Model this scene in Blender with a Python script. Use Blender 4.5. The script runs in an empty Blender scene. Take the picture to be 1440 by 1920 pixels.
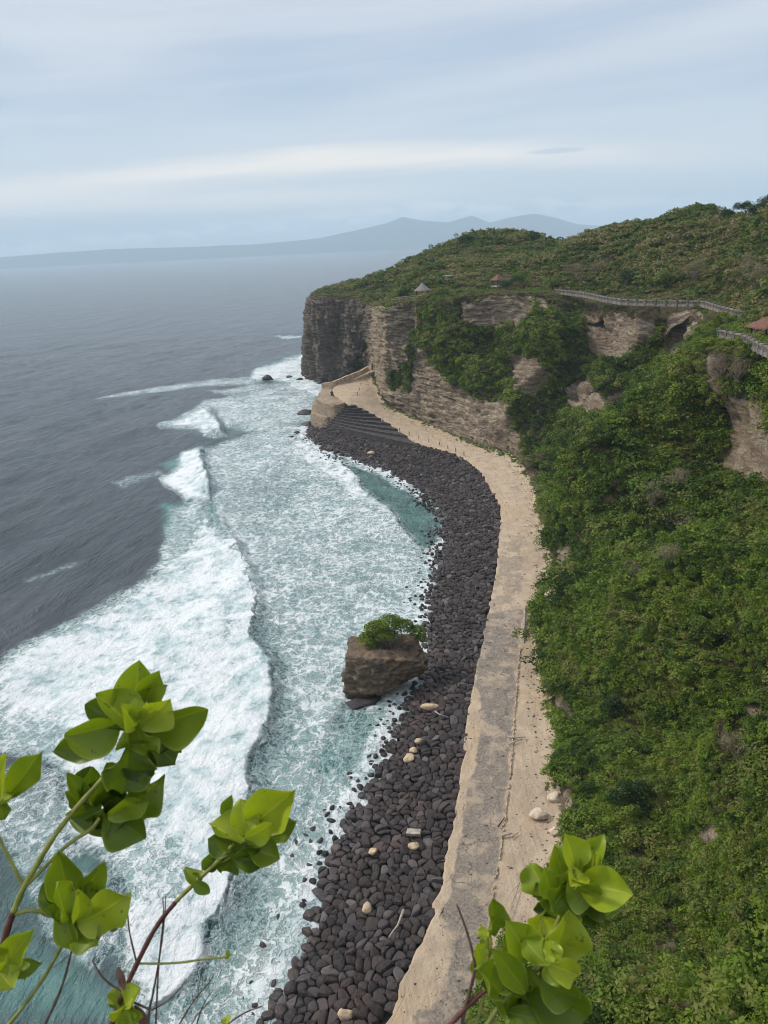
import bpy, math, random
import numpy as np
from mathutils import Matrix, Vector
random.seed(7); RNG = np.random.default_rng(11)

# ------------------------------------------------------------------ camera
H = 70.0; FPX = 1443.0
_p = math.radians(19.1); _r = math.radians(2.85)
_f = np.array([0, math.cos(_p), -math.sin(_p)]); _u = np.array([0, math.sin(_p), math.cos(_p)]); _x = np.array([1., 0, 0])
_R = math.cos(_r)*_x - math.sin(_r)*_u; _U = math.sin(_r)*_x + math.cos(_r)*_u
CAM = np.array([0, 0, H])
sc = bpy.context.scene
cd = bpy.data.cameras.new('camera'); cam = bpy.data.objects.new('camera', cd); sc.collection.objects.link(cam)
cam.matrix_world = Matrix(((_R[0], _U[0], -_f[0], 0), (_R[1], _U[1], -_f[1], 0), (_R[2], _U[2], -_f[2], H), (0, 0, 0, 1)))
cd.sensor_fit = 'VERTICAL'; cd.sensor_height = 24; cd.lens = FPX/1920*24
cd.clip_start = .05; cd.clip_end = 60000
cd.dof.use_dof = True; cd.dof.focus_distance = 120; cd.dof.aperture_fstop = 11
sc.camera = cam

# ------------------------------------------------------------------ world, sun, exposure
SUN_EL, SUN_AZ = 40, 285        # high behind light cloud, from the sea side
w = bpy.data.worlds.new('World'); sc.world = w; w.use_nodes = True
nt = w.node_tree; nt.nodes.clear()
class NB:
    """tiny node-tree builder"""
    def __init__(s, nt): s.nt = nt
    def n(s, t, **kw):
        x = s.nt.nodes.new(t)
        for k, v in kw.items(): setattr(x, k, v)
        return x
    def put(s, sock, v):
        if isinstance(v, bpy.types.NodeSocket): s.nt.links.new(v, sock)
        elif v is not None:
            if isinstance(v, (tuple, list)) and len(v) == 3 and sock.type == 'RGBA': v = (*v, 1)
            sock.default_value = v
    def m(s, op, a, b=None, c=None, clamp=False):
        x = s.n('ShaderNodeMath', operation=op); x.use_clamp = clamp
        s.put(x.inputs[0], a)
        if b is not None: s.put(x.inputs[1], b)
        if c is not None: s.put(x.inputs[2], c)
        return x.outputs[0]
    def mix(s, f, a, b, t='MIX'):
        x = s.n('ShaderNodeMix', data_type='RGBA', blend_type=t)
        s.put(x.inputs[0], f); s.put(x.inputs[6], a); s.put(x.inputs[7], b); return x.outputs[2]
    def sm(s, v, a, b, o0=0., o1=1.):
        x = s.n('ShaderNodeMapRange', interpolation_type='SMOOTHSTEP')
        s.put(x.inputs[0], v); s.put(x.inputs[1], a); s.put(x.inputs[2], b); s.put(x.inputs[3], o0); s.put(x.inputs[4], o1); return x.outputs[0]
    def vm(s, op, a, b=None):
        x = s.n('ShaderNodeVectorMath', operation=op); s.put(x.inputs[0], a)
        if b is not None: s.put(x.inputs[1], b)
        return x.outputs[0]
    def noise(s, vec, scale, det=4, rough=.55, dist=0.):
        x = s.n('ShaderNodeTexNoise'); s.put(x.inputs['Vector'], vec); x.inputs['Scale'].default_value = scale
        x.inputs['Detail'].default_value = det; x.inputs['Roughness'].default_value = rough; x.inputs['Distortion'].default_value = dist
        return x
    def vor(s, vec, scale, feature='F1'):
        x = s.n('ShaderNodeTexVoronoi', feature=feature); s.put(x.inputs['Vector'], vec); x.inputs['Scale'].default_value = scale
        return x
    def attr(s, name, k=2):
        x = s.n('ShaderNodeAttribute', attribute_name=name); return x.outputs[k]
    def ramp(s, f, stops):
        x = s.n('ShaderNodeValToRGB'); s.put(x.inputs[0], f); e = x.color_ramp.elements
        while len(e) < len(stops): e.new(.5)
        for q, (p, c) in zip(e, stops): q.position = p; q.color = (*c, 1)
        return x.outputs[0]
    def bump(s, h, st=.5, d=.1, nrm=None):
        x = s.n('ShaderNodeBump'); s.put(x.inputs['Height'], h); x.inputs['Strength'].default_value = st; x.inputs['Distance'].default_value = d
        if nrm is not None: s.put(x.inputs['Normal'], nrm)
        return x.outputs[0]
b = NB(nt)
sky = b.n('ShaderNodeTexSky', sky_type='NISHITA'); sky.sun_disc = False
sky.sun_elevation = math.radians(SUN_EL); sky.sun_rotation = math.radians(SUN_AZ); sky.altitude = 70
bg1 = b.n('ShaderNodeBackground'); nt.links.new(sky.outputs[0], bg1.inputs[0]); bg1.inputs[1].default_value = .1
tc = b.n('ShaderNodeTexCoord'); sep = b.n('ShaderNodeSeparateXYZ'); nt.links.new(tc.outputs['Generated'], sep.inputs[0])
X, Y, Z = sep.outputs
az = b.m('ARCTAN2', X, Y)                       # radians, 0 = north (view direction)
el = b.m('ARCSINE', Z)
# streaked altostratus: long soft bands slightly inclined
tilt = b.m('ADD', el, b.m('MULTIPLY', az, -.05))
comb = b.n('ShaderNodeCombineXYZ'); b.put(comb.inputs[0], b.m('MULTIPLY', az, 1.6)); b.put(comb.inputs[1], b.m('MULTIPLY', tilt, 13.))
b.put(comb.inputs[2], b.m('MULTIPLY', b.m('GREATER_THAN', Y, 0), 3.1))
n1 = b.noise(comb.outputs[0], 1., 5, .5, .4).outputs[0]
comb2 = b.n('ShaderNodeCombineXYZ'); b.put(comb2.inputs[0], b.m('MULTIPLY', az, 4.)); b.put(comb2.inputs[1], b.m('MULTIPLY', tilt, 50.))
n2 = b.noise(comb2.outputs[0], 1., 4, .5, .3).outputs[0]
base = b.ramp(b.m('DIVIDE', el, .45, clamp=True), [(0, (.54, .63, .71)), (.1, (.57, .645, .69)), (.2, (.545, .605, .655)), (.3, (.455, .53, .62)), (.42, (.415, .485, .59)), (.6, (.49, .53, .61)), (.8, (.56, .565, .625)), (1, (.585, .58, .625))])
cloudcol = b.mix(b.sm(n1, .35, .7, 0, .75), base, (.60, .625, .66))
cloudcol = b.mix(b.sm(n1, .5, .28, 0, .5), cloudcol, (.32, .43, .565))
cloudcol = b.mix(b.sm(n2, .4, .75, 0, .22), cloudcol, (.62, .65, .70))
# warm bright band low over the horizon
ec = b.m('SUBTRACT', .096, b.m('MULTIPLY', b.m('MULTIPLY', az, az), .13))
dd = b.m('ABSOLUTE', b.m('SUBTRACT', b.m('ADD', el, b.m('MULTIPLY', b.m('SUBTRACT', n2, .5), .028)), ec))
band = b.m('MULTIPLY', b.sm(dd, .0, .022, 1, 0), b.sm(b.m('ABSOLUTE', b.m('SUBTRACT', az, -.06)), .15, .5, 1, .15))
cloudcol = b.mix(b.m('MULTIPLY', band, .85), cloudcol, (.98, .87, .76))
ec2 = b.m('ADD', b.m('MULTIPLY', az, -.02), .056)
dd2 = b.m('ABSOLUTE', b.m('SUBTRACT', b.m('ADD', el, b.m('MULTIPLY', b.m('SUBTRACT', n2, .5), .03)), ec2))
cloudcol = b.mix(b.m('MULTIPLY', b.sm(dd2, .0, .022, 1, 0), b.sm(az, .25, -.1, 0, .6)), cloudcol, (.96, .88, .80))
pz = b.n('ShaderNodeCombineXYZ'); b.put(pz.inputs[0], b.m('MULTIPLY', az, 22.)); b.put(pz.inputs[1], b.m('MULTIPLY', el, 70.)); puff = b.noise(pz.outputs[0], 1., 5, .6, .5).outputs[0]
pd = b.m('ABSOLUTE', b.m('SUBTRACT', el, b.m('SUBTRACT', .039, b.m('MULTIPLY', b.m('ABSOLUTE', b.m('SUBTRACT', az, .1)), .045))))
cloudcol = b.mix(b.m('MULTIPLY', b.sm(pd, .016, .0), b.sm(puff, .36, .6, 0, .75)), cloudcol, (1.05, 1.0, .94))
# small grey lens cloud
lx = b.m('DIVIDE', b.m('SUBTRACT', az, .222), .034); ly = b.m('DIVIDE', b.m('SUBTRACT', el, .0935), .0032)
ll = b.m('ADD', b.m('MULTIPLY', lx, lx), b.m('MULTIPLY', ly, ly))
cloudcol = b.mix(b.sm(b.m('ADD', ll, b.m('MULTIPLY', b.m('SUBTRACT', n2, .5), 1.5)), .3, 1.4, .5, 0), cloudcol, (.33, .41, .54))
# overcast skies are brighter overhead
up = b.sm(el, .5, 1.3, .86, 1.65)
bg2 = b.n('ShaderNodeBackground'); nt.links.new(cloudcol, bg2.inputs[0]); b.put(bg2.inputs[1], up)
mx = b.n('ShaderNodeMixShader'); mx.inputs[0].default_value = .93
nt.links.new(bg1.outputs[0], mx.inputs[1]); nt.links.new(bg2.outputs[0], mx.inputs[2])
out = b.n('ShaderNodeOutputWorld'); nt.links.new(mx.outputs[0], out.inputs[0])
ld = bpy.data.lights.new('sun', 'SUN'); ld.energy = 1.9; ld.angle = math.radians(8); ld.color = (1, .92, .80)
sun = bpy.data.objects.new('sun', ld); sc.collection.objects.link(sun)
_a, _e = math.radians(SUN_AZ), math.radians(SUN_EL)
sun.rotation_euler = Vector((math.sin(_a)*math.cos(_e), math.cos(_a)*math.cos(_e), math.sin(_e))).to_track_quat('Z', 'Y').to_euler()
vs = sc.view_settings; vs.view_transform = 'Standard'; vs.look = 'None'; vs.gamma = 1; vs.use_curve_mapping = False; vs.exposure = 0.6
sc.cycles.filter_width = 1.1; sc.cycles.volume_bounces = 1; sc.cycles.max_bounces = 8; sc.cycles.transparent_max_bounces = 8

# ------------------------------------------------------------------ projection helpers (design time only)
def ray(px, py): return _f + _R*(px-720)/FPX - _U*(py-960)/FPX
def atz(px, py, z): d = ray(px, py); return CAM + d*(z-H)/d[2]
def aty(px, py, y): d = ray(px, py); return CAM + d*y/d[1]
def atd(px, py, dep): return CAM + ray(px, py)*dep
def proj(P):
    v = np.asarray(P, float)-CAM; ww = v@_f; ww = np.where(np.abs(ww) < .01, .01, ww)
    return 720+FPX*(v@_R)/ww, 960-FPX*(v@_U)/ww, ww

# ------------------------------------------------------------------ noise
def _hash(i, j, k, seed):
    h = (i*374761393 + j*668265263 + k*2147483647 + seed*1274126177) & 0xffffffff
    h = ((h ^ (h >> 13))*1274126177) & 0xffffffff
    h = ((h ^ (h >> 16))*2246822519) & 0xffffffff
    return ((h ^ (h >> 15)) & 0xffffff)/float(0xffffff)*2-1
def vnoise(P, seed=0):
    P = np.asarray(P, float); I = np.floor(P).astype(np.int64); Fr = P-I; S = Fr*Fr*Fr*(Fr*(Fr*6-15)+10)
    r = 0
    for a in (0, 1):
        for c in (0, 1):
            for e in (0, 1):
                wt = (S[:, 0] if a else 1-S[:, 0])*(S[:, 1] if c else 1-S[:, 1])*(S[:, 2] if e else 1-S[:, 2])
                r = r + wt*_hash(I[:, 0]+a, I[:, 1]+c, I[:, 2]+e, seed)
    return r
def fbm(P, o=4, seed=0, g=.5):
    P = np.asarray(P, float); r = 0; a = 1; t = 0
    for k in range(o): r = r+a*vnoise(P*2**k+k*17.3, seed+k); t += a; a *= g
    return r/t
def smooth(x, a, c): t = np.clip((x-a)/(c-a), 0, 1); return t*t*(3-2*t)
def polymask(px, py, poly, soft=10.):
    """1 inside a polygon, 0 outside, soft edge"""
    poly = np.asarray(poly, float); n = len(poly); ins = np.zeros(px.shape, bool); dm = np.full(px.shape, 1e9)
    for i in range(n):
        x0, y0 = poly[i]; x1, y1 = poly[(i+1) % n]
        dx, dy = x1-x0, y1-y0
        t = np.clip(((px-x0)*dx+(py-y0)*dy)/(dx*dx+dy*dy+1e-9), 0, 1)
        dm = np.minimum(dm, np.hypot(px-x0-t*dx, py-y0-t*dy))
        if dy != 0:
            c = ((y0 > py) != (y1 > py)) & (px < dx*(py-y0)/dy+x0); ins ^= c
    sd = np.where(ins, dm, -dm)
    return smooth(sd, -soft, soft)
def polydist(PX, PY, line):
    """distance to a polyline, signed by side (+ = right of travel), and parameter"""
    line = np.asarray(line, float); best = np.full(PX.shape, 1e9); sg = np.ones(PX.shape); par = np.zeros(PX.shape); acc = 0.
    for i in range(len(line)-1):
        x0, y0 = line[i][:2]; x1, y1 = line[i+1][:2]; dx, dy = x1-x0, y1-y0; L = math.hypot(dx, dy)+1e-9
        t = np.clip(((PX-x0)*dx+(PY-y0)*dy)/L**2, 0, 1); d = np.hypot(PX-x0-t*dx, PY-y0-t*dy)
        m = d < best; best = np.where(m, d, best); s = np.sign((PX-x0)*dy-(PY-y0)*dx); sg = np.where(m, s, sg); par = np.where(m, acc+t*L, par); acc += L
    return best, sg, par, acc

# ------------------------------------------------------------------ object helpers
def mesh_np(name, V, Fq, mats, attrs=None, smooth_=True, matidx=None):
    me = bpy.data.meshes.new(name); V = np.asarray(V, np.float32)
    groups = Fq if isinstance(Fq, list) else [Fq]
    groups = [np.asarray(g, np.int32) for g in groups if len(g)]
    nl = sum(g.size for g in groups); nf = sum(len(g) for g in groups)
    me.vertices.add(len(V)); me.vertices.foreach_set('co', V.ravel())
    me.loops.add(nl); me.loops.foreach_set('vertex_index', np.concatenate([g.ravel() for g in groups]))
    me.polygons.add(nf); tot = np.concatenate([np.full(len(g), g.shape[1], np.int32) for g in groups])
    st = np.concatenate([[0], np.cumsum(tot)[:-1]]).astype(np.int32)
    me.polygons.foreach_set('loop_start', st)
    if matidx is not None: me.polygons.foreach_set('material_index', np.asarray(matidx, np.int32))
    for mt in (mats if isinstance(mats, list) else [mats]): me.materials.append(mt)
    me.update(calc_edges=True)
    me.polygons.foreach_set('use_smooth', np.full(nf, smooth_, bool))
    for k, v in (attrs or {}).items():
        v = np.asarray(v, np.float32)
        if v.ndim == 2: a = me.attributes.new(k, 'FLOAT_VECTOR', 'POINT'); a.data.foreach_set('vector', v.ravel())
        else: a = me.attributes.new(k, 'FLOAT', 'POINT'); a.data.foreach_set('value', v)
    return me
def link(name, me, parent=None, loc=None):
    o = bpy.data.objects.new(name, me); sc.collection.objects.link(o)
    if loc is not None: o.location = Vector([float(q) for q in loc])
    if parent is not None: o.parent = parent
    return o
def tag(o, label=None, cat=None, group=None, kind=None):
    if label: o['label'] = label
    if cat: o['category'] = cat
    if group: o['group'] = group
    if kind: o['kind'] = kind
    return o
def empty(name, loc, label=None, cat=None, group=None, rz=0.):
    o = bpy.data.objects.new(name, None); sc.collection.objects.link(o); o.empty_display_size = .3
    o.location = Vector([float(q) for q in loc]); o.rotation_euler = (0, 0, rz); return tag(o, label, cat, group)
def gridfaces(nu, nv):
    i = np.arange(nu-1)[:, None]*nv+np.arange(nv-1)[None, :]
    return np.stack([i, i+nv, i+nv+1, i+1], -1).reshape(-1, 4)
class MB:
    """collects solid shapes into one mesh"""
    def __init__(s): s.v = []; s.f = []
    def add(s, V, F):
        o = len(s.v); s.v += [tuple(map(float, q)) for q in V]; s.f += [tuple(int(i)+o for i in f) for f in F]
    def box(s, c, size, rz=0., taper=1., M=None):
        hx, hy, hz = [q/2 for q in size]; V = []
        for z, k in ((-hz, 1), (hz, taper)):
            for x, y in ((-hx, -hy), (hx, -hy), (hx, hy), (-hx, hy)): V.append((x*k, y*k, z))
        ca, sa = math.cos(rz), math.sin(rz)
        V = [(x*ca-y*sa+c[0], x*sa+y*ca+c[1], z+c[2]) for x, y, z in V] if M is None else [tuple(M@Vector(q)+Vector(c)) for q in V]
        s.add(V, [(3, 2, 1, 0), (4, 5, 6, 7), (0, 1, 5, 4), (1, 2, 6, 5), (2, 3, 7, 6), (3, 0, 4, 7)])
    def tube(s, pts, rad, n=7):
        pts = [Vector([float(q) for q in p]) for p in pts]; R = rad if isinstance(rad, (list, tuple)) else [rad]*len(pts); V = []
        pn = None
        for i, p in enumerate(pts):
            t = (pts[min(i+1, len(pts)-1)]-pts[max(i-1, 0)]).normalized()
            a = pn if pn is not None else (Vector((0, 0, 1)) if abs(t.z) < .9 else Vector((1, 0, 0)))
            x = (a-t*a.dot(t)).normalized(); y = t.cross(x); pn = x
            for k in range(n): an = 2*math.pi*k/n; V.append(p+(x*math.cos(an)+y*math.sin(an))*R[i])
        F = [(i*n+k, i*n+(k+1) % n, (i+1)*n+(k+1) % n, (i+1)*n+k) for i in range(len(pts)-1) for k in range(n)]
        F += [tuple(range(n))[::-1], tuple(range((len(pts)-1)*n, len(pts)*n))]
        s.add(V, F)
    def build(s, name, mat, parent=None, loc=None, smooth_=False):
        me = bpy.data.meshes.new(name); me.from_pydata(s.v, [], s.f); me.materials.append(mat); me.update()
        if smooth_: me.polygons.foreach_set('use_smooth', [True]*len(me.polygons))
        return link(name, me, parent, loc)
def chaikin(P, k=2):
    P = np.asarray(P, float)
    for _ in range(k):
        Q = [P[0]]
        for a, c in zip(P[:-1], P[1:]): Q += [a*.75+c*.25, a*.25+c*.75]
        Q.append(P[-1]); P = np.array(Q)
    return P
def resample(P, step):
    P = np.asarray(P, float); L = np.concatenate([[0], np.cumsum(np.linalg.norm(np.diff(P, axis=0), axis=1))])
    n = max(2, int(L[-1]/step)+1); t = np.linspace(0, L[-1], n)
    return np.stack([np.interp(t, L, P[:, k]) for k in range(P.shape[1])], 1)
def pchip(x, Yv, xn):
    """monotone cubic along axis 0"""
    x = np.asarray(x, float); h = np.diff(x); sh = (len(h),)+(1,)*(Yv.ndim-1); d = np.diff(Yv, axis=0)/h.reshape(sh)
    m = np.zeros_like(Yv); m[0] = d[0]; m[-1] = d[-1]
    a, c = d[:-1], d[1:]; hh0, hh1 = h[:-1].reshape((-1,)+sh[1:]), h[1:].reshape((-1,)+sh[1:])
    w1, w2 = 2*hh1+hh0, hh1+2*hh0
    with np.errstate(all='ignore'): mm = (w1+w2)/(w1/a+w2/c)
    m[1:-1] = np.where(a*c > 0, mm, 0)
    i = np.clip(np.searchsorted(x, xn, side='right')-1, 0, len(x)-2); t = (xn-x[i])/h[i]; t = t.reshape((-1,)+(1,)*(Yv.ndim-1)); hi = h[i].reshape(t.shape)
    return (2*t**3-3*t**2+1)*Yv[i]+(t**3-2*t**2+t)*hi*m[i]+(-2*t**3+3*t**2)*Yv[i+1]+(t**3-t**2)*hi*m[i+1]

# ------------------------------------------------------------------ materials
def newmat(name):
    m = bpy.data.materials.new(name); m.use_nodes = True; m.node_tree.nodes.clear(); q = NB(m.node_tree)
    p = q.n('ShaderNodeBsdfPrincipled'); o = q.n('ShaderNodeOutputMaterial'); m.node_tree.links.new(p.outputs[0], o.inputs[0])
    return m, q, p, o
def obj_coord(q): return q.n('ShaderNodeTexCoord').outputs['Object']
def pos(q): return q.n('ShaderNodeNewGeometry').outputs['Position']
def scaled(q, v, sx, sy, sz): return q.vm('MULTIPLY', v, (sx, sy, sz))
def simple(name, col, rough=.8, var=.25, scale=3., bump=.3, bd=.03, col2=None):
    m, q, p, o = newmat(name); v = pos(q); n = q.noise(v, scale, 5, .6).outputs[0]
    c2 = col2 or tuple(x*(1-var) for x in col)
    q.put(p.inputs['Base Color'], q.mix(q.sm(n, .35, .65), tuple(min(1, x*(1+var*.6)) for x in col), c2)); p.inputs['Roughness'].default_value = rough
    q.put(p.inputs['Normal'], q.bump(q.noise(v, scale*5, 4, .65).outputs[0], bump, bd)); return m

# cliff rock: banded limestone
def mat_rock():
    m, q, p, o = newmat('banded_limestone'); v = pos(q)
    wv = q.vm('ADD', v, q.vm('MULTIPLY', q.noise(v, .08, 3).outputs['Color'], (9, 9, 7)))
    st = q.noise(scaled(q, wv, .10, .10, .95), 1., 8, .72).outputs[0]
    st2 = q.noise(scaled(q, wv, .30, .30, 2.4), 1., 6, .7).outputs[0]
    big = q.noise(v, .06, 4, .6).outputs[0]; fine = q.noise(v, 1.3, 8, .75).outputs[0]
    streak = q.noise(scaled(q, v, .28, .28, .035), 1., 5, .65).outputs[0]
    col = q.ramp(st, [(.30, (.105, .075, .050)), (.42, (.27, .205, .145)), (.51, (.40, .315, .225)), (.59, (.60, .49, .37)), (.70, (.33, .255, .185))])
    col = q.mix(q.sm(st2, .46, .64, 0, .7), col, (.085, .068, .058))
    col = q.mix(q.sm(big, .5, .66, 0, .4), col, (.24, .165, .115))
    col = q.mix(q.sm(fine, .5, .68, 0, .65), col, (.54, .45, .35))
    col = q.mix(q.sm(streak, .54, .68, 0, .5), col, (.10, .08, .065))
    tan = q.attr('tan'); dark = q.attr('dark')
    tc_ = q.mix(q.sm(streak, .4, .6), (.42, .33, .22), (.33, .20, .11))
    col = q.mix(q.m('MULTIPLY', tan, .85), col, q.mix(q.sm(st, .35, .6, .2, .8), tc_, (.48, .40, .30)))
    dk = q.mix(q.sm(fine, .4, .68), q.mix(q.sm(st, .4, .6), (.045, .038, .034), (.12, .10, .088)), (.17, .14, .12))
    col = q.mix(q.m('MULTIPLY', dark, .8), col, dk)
    ck = q.vor(q.vm('ADD', scaled(q, v, 1, 1, 1.6), q.vm('MULTIPLY', q.noise(v, .9, 4, .7).outputs['Color'], (2.6, 2.6, 2.6))), .34, 'DISTANCE_TO_EDGE').outputs['Distance']
    col = q.mix(q.m('MULTIPLY', q.sm(ck, .0, .05, .6, 0), q.sm(big, .40, .55)), col, (.04, .032, .028))
    pit = q.noise(scaled(q, v, 1, 1, 1.7), .85, 5, .75, .6).outputs[0]; col = q.mix(q.sm(pit, .60, .68, 0, .6), col, (.05, .04, .034))
    # brownish dirt and dead scrub where vegetation thins out
    vg = q.attr('veg'); g = q.noise(v, .5, 5, .7).outputs[0]
    dirt = q.mix(q.sm(g, .4, .6), (.055, .055, .025), (.13, .10, .06))
    col = q.mix(q.sm(q.m('ADD', vg, q.m('MULTIPLY', q.m('SUBTRACT', g, .5), .8)), .35, .65), col, dirt)
    q.put(p.inputs['Base Color'], col); p.inputs['Roughness'].default_value = .92; p.inputs['Specular IOR Level'].default_value = .25
    h = q.m('ADD', q.m('MULTIPLY', st2, 1.2), q.m('ADD', q.m('MULTIPLY', fine, .7), st))
    q.put(p.inputs['Normal'], q.bump(h, 1., 1.3)); return m
ROCK = mat_rock()

def mat_leaf(name, cols, rough=.55, rnd=.28):
    """foliage: patchwork of greens by place, variation by clump"""
    m, q, p, o = newmat(name); v = pos(q)
    n = q.noise(v, .07, 5, .68, .6).outputs[0]; n2 = q.noise(v, .35, 4, .65).outputs[0]
    r = q.n('ShaderNodeObjectInfo').outputs['Random']
    f = q.m('ADD', q.m('MULTIPLY', q.m('ADD', q.m('MULTIPLY', q.m('SUBTRACT', n, .5), 1.5), .5), .75), q.m('ADD', q.m('MULTIPLY', n2, .3), q.m('MULTIPLY', r, rnd)))
    if rnd > .5: f = q.m('SUBTRACT', f, .17)
    c = q.ramp(f, cols)
    hf = q.noise(v, 1.1, 3, .6).outputs[0]
    c = q.mix(q.sm(hf, .35, .7, .0, .45), c, q.mix(1., c, (1.7, 1.7, 1.5), 'MULTIPLY'))
    q.put(p.inputs['Base Color'], c); p.inputs['Roughness'].default_value = rough; p.inputs['Specular IOR Level'].default_value = .12
    tr = q.n('ShaderNodeBsdfTranslucent'); q.put(tr.inputs[0], q.mix(1., c, (1.1, 1.35, .5), 'MULTIPLY'))
    ms = q.n('ShaderNodeMixShader'); ms.inputs[0].default_value = .22
    m.node_tree.links.new(p.outputs[0], ms.inputs[1]); m.node_tree.links.new(tr.outputs[0], ms.inputs[2]); m.node_tree.links.new(ms.outputs[0], o.inputs[0])
    return m
LEAF = mat_leaf('scrub_leaves', [(.40, (.028, .053, .010)), (.51, (.056, .098, .014)), (.61, (.098, .155, .018)), (.71, (.135, .190, .024)), (.83, (.16, .16, .048)), (.97, (.12, .16, .025))])
LEAF_HILL = mat_leaf('hill_scrub_leaves', [(.46, (.034, .066, .014)), (.57, (.070, .115, .022)), (.66, (.092, .122, .030)), (.75, (.130, .140, .044)), (.84, (.185, .16, .075)), (.95, (.21, .18, .095))], rnd=.38)
LEAF_BUSH = mat_leaf('bush_canopy', [(.36, (.018, .036, .009)), (.47, (.042, .076, .013)), (.58, (.088, .138, .018)), (.68, (.125, .175, .026)), (.80, (.14, .14, .045)), (.90, (.065, .105, .02))], rnd=.62)
LEAF_DRY = simple('dry_scrub', (.16, .12, .075), .9, .35, 1.5)
LEAF_PALE = simple('pale_dry_grass', (.22, .19, .11), .9, .3, 1.5)
LEAF_BRIGHT = mat_leaf('bush_leaves', [(.3, (.05, .09, .012)), (.55, (.11, .16, .018)), (.8, (.2, .22, .03))])
TWIG = simple('dry_twigs', (.17, .14, .11), .9, .3, 4.)

# ------------------------------------------------------------------ leaf cloud generator
def leafcloud(n, lobes, size, seed, up=.35, aspect=.55, dens=.55, flat=0.):
    """n small folded leaf faces spread through the volume of several lobes (cx,cy,cz,rx,ry,rz)"""
    g = np.random.default_rng(seed); L = np.array(lobes, float); wgt = (L[:, 3]*L[:, 4]*L[:, 5])**.67; k = g.choice(len(L), n, p=wgt/wgt.sum())
    d = g.normal(size=(n, 3)); d /= np.linalg.norm(d, axis=1)[:, None]; d[:, 2] = np.where(d[:, 2] < -.3, -d[:, 2], d[:, 2])
    rr = dens+(1-dens)*g.random(n)**.6; P = L[k, :3]+d*L[k, 3:]*rr[:, None]*(1+.18*vnoise(d*3+k[:, None]*5, seed)[:, None])
    N = d*(1-up)+np.array([0, 0, up])+g.normal(size=(n, 3))*.45; N /= np.linalg.norm(N, axis=1)[:, None]
    a = g.normal(size=(n, 3)); T = a-N*(a*N).sum(1)[:, None]; T /= np.linalg.norm(T, axis=1)[:, None]; B = np.cross(N, T)
    s = size*(.6+.8*g.random(n))[:, None]
    V = np.stack([P-T*s, P+B*s*aspect-N*s*.12, P+T*s-N*s*.2, P-B*s*aspect-N*s*.12], 1).reshape(-1, 3)
    return V, np.arange(4*n).reshape(-1, 4)

# ------------------------------------------------------------------ coast stations -> lofted cliff and hill
def Wp(x, y, z): return np.array([x, y, z], float)
ROADZ = lambda y: 4.0
# each: foot, edge of the cliff top, ridge of the hill, profile type
ST = [
 (Wp(-26, -30, 2), Wp(-6, -30, 68), Wp(60, -60, 72), 'W'),
 (Wp(-14, 18, 3), Wp(1, -2.5, 68.), Wp(60, -20, 72), 'W'),
 (Wp(-2, 36, 3), Wp(30, 8, 66), Wp(80, 0, 73), 'S'),
 (atz(923, 1905, 4), Wp(42, 26, 63), Wp(110, 20, 74), 'S'),
 (atz(1050, 1640, 4), Wp(56, 54, 58.5), Wp(130, 60, 76), 'S'),
 (atz(1050, 1500, 4), Wp(61, 76, 56), Wp(140, 90, 77), 'S'),
 (atz(1025, 1300, 4), Wp(66, 100, 53), Wp(145, 130, 78), 'S'),
 (atz(1010, 1200, 4), Wp(70, 122, 51), Wp(145, 160, 79), 'S'),
 (atz(1035, 1100, 4), atz(1425, 655, 50.5), Wp(142, 190, 80), 'R'),
 (atz(1038, 1055, 4), atz(1345, 645, 50), Wp(135, 215, 81), 'R'),
 (atz(1015, 975, 4), atz(1395, 612, 50), aty(1440, 397, 250), 'M'),
 (atz(1005, 930, 4), atz(1305, 583, 50), aty(1375, 411, 272), 'M'),
 (atz(990, 900, 4), atz(1200, 578, 50), aty(1300, 405, 295), 'M'),
 (atz(985, 880, 4), aty(1110, 570, 262), aty(1210, 414, 318), 'M'),
 (atz(955, 850, 4), aty(1045, 556, 276), aty(1130, 426, 338), 'T'),
 (atz(900, 835, 4), aty(960, 553, 281), aty(1050, 448, 366), 'T'),
 (atz(850, 815, 4), aty(860, 560, 282), aty(975, 441, 392), 'T'),
 (atz(785, 785, 5), aty(790, 566, 294), aty(905, 442, 400), 'V'),
 (atz(716, 752, 8), aty(724, 580, 298), aty(840, 456, 408), 'V'),
 (atz(704, 702, 15), aty(706, 578, 318), aty(800, 474, 416), 'V'),
 (atz(697, 698, 6), aty(702, 573, 378), aty(765, 498, 424), 'V'),
 (atz(645, 716, 0), aty(655, 560, 398), aty(735, 516, 436), 'V'),
 (atz(598, 713, 0), aty(596, 556, 424), aty(690, 532, 446), 'V'),
 (atz(574, 700, 0), aty(587, 550, 462), aty(640, 542, 470), 'V'),
 (Wp(-28, 560, 0), Wp(-16, 540, 46), Wp(30, 540, 50), 'V'),
 (Wp(60, 640, 0), Wp(70, 620, 46), Wp(120, 600, 60), 'V'),
]
PROF = {'S': ([.12, .36, .62, .84], [.17, .42, .66, .86]), 'W': ([.2, .45, .7, .9], [.15, .42, .68, .88]),
        'R': ([.16, .42, .68, .86], [.15, .38, .60, .74]), 'M': ([.18, .46, .72, .88], [.14, .36, .56, .74]),
        'T': ([.12, .30, .62, .86], [.20, .44, .66, .84]), 'V': ([.12, .36, .62, .84], [.16, .40, .64, .84])}
rowT = np.array([0, .14, .38, .62, .83, 1., 1.12, 1.5, 2.0, 2.5]); net = []
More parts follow.
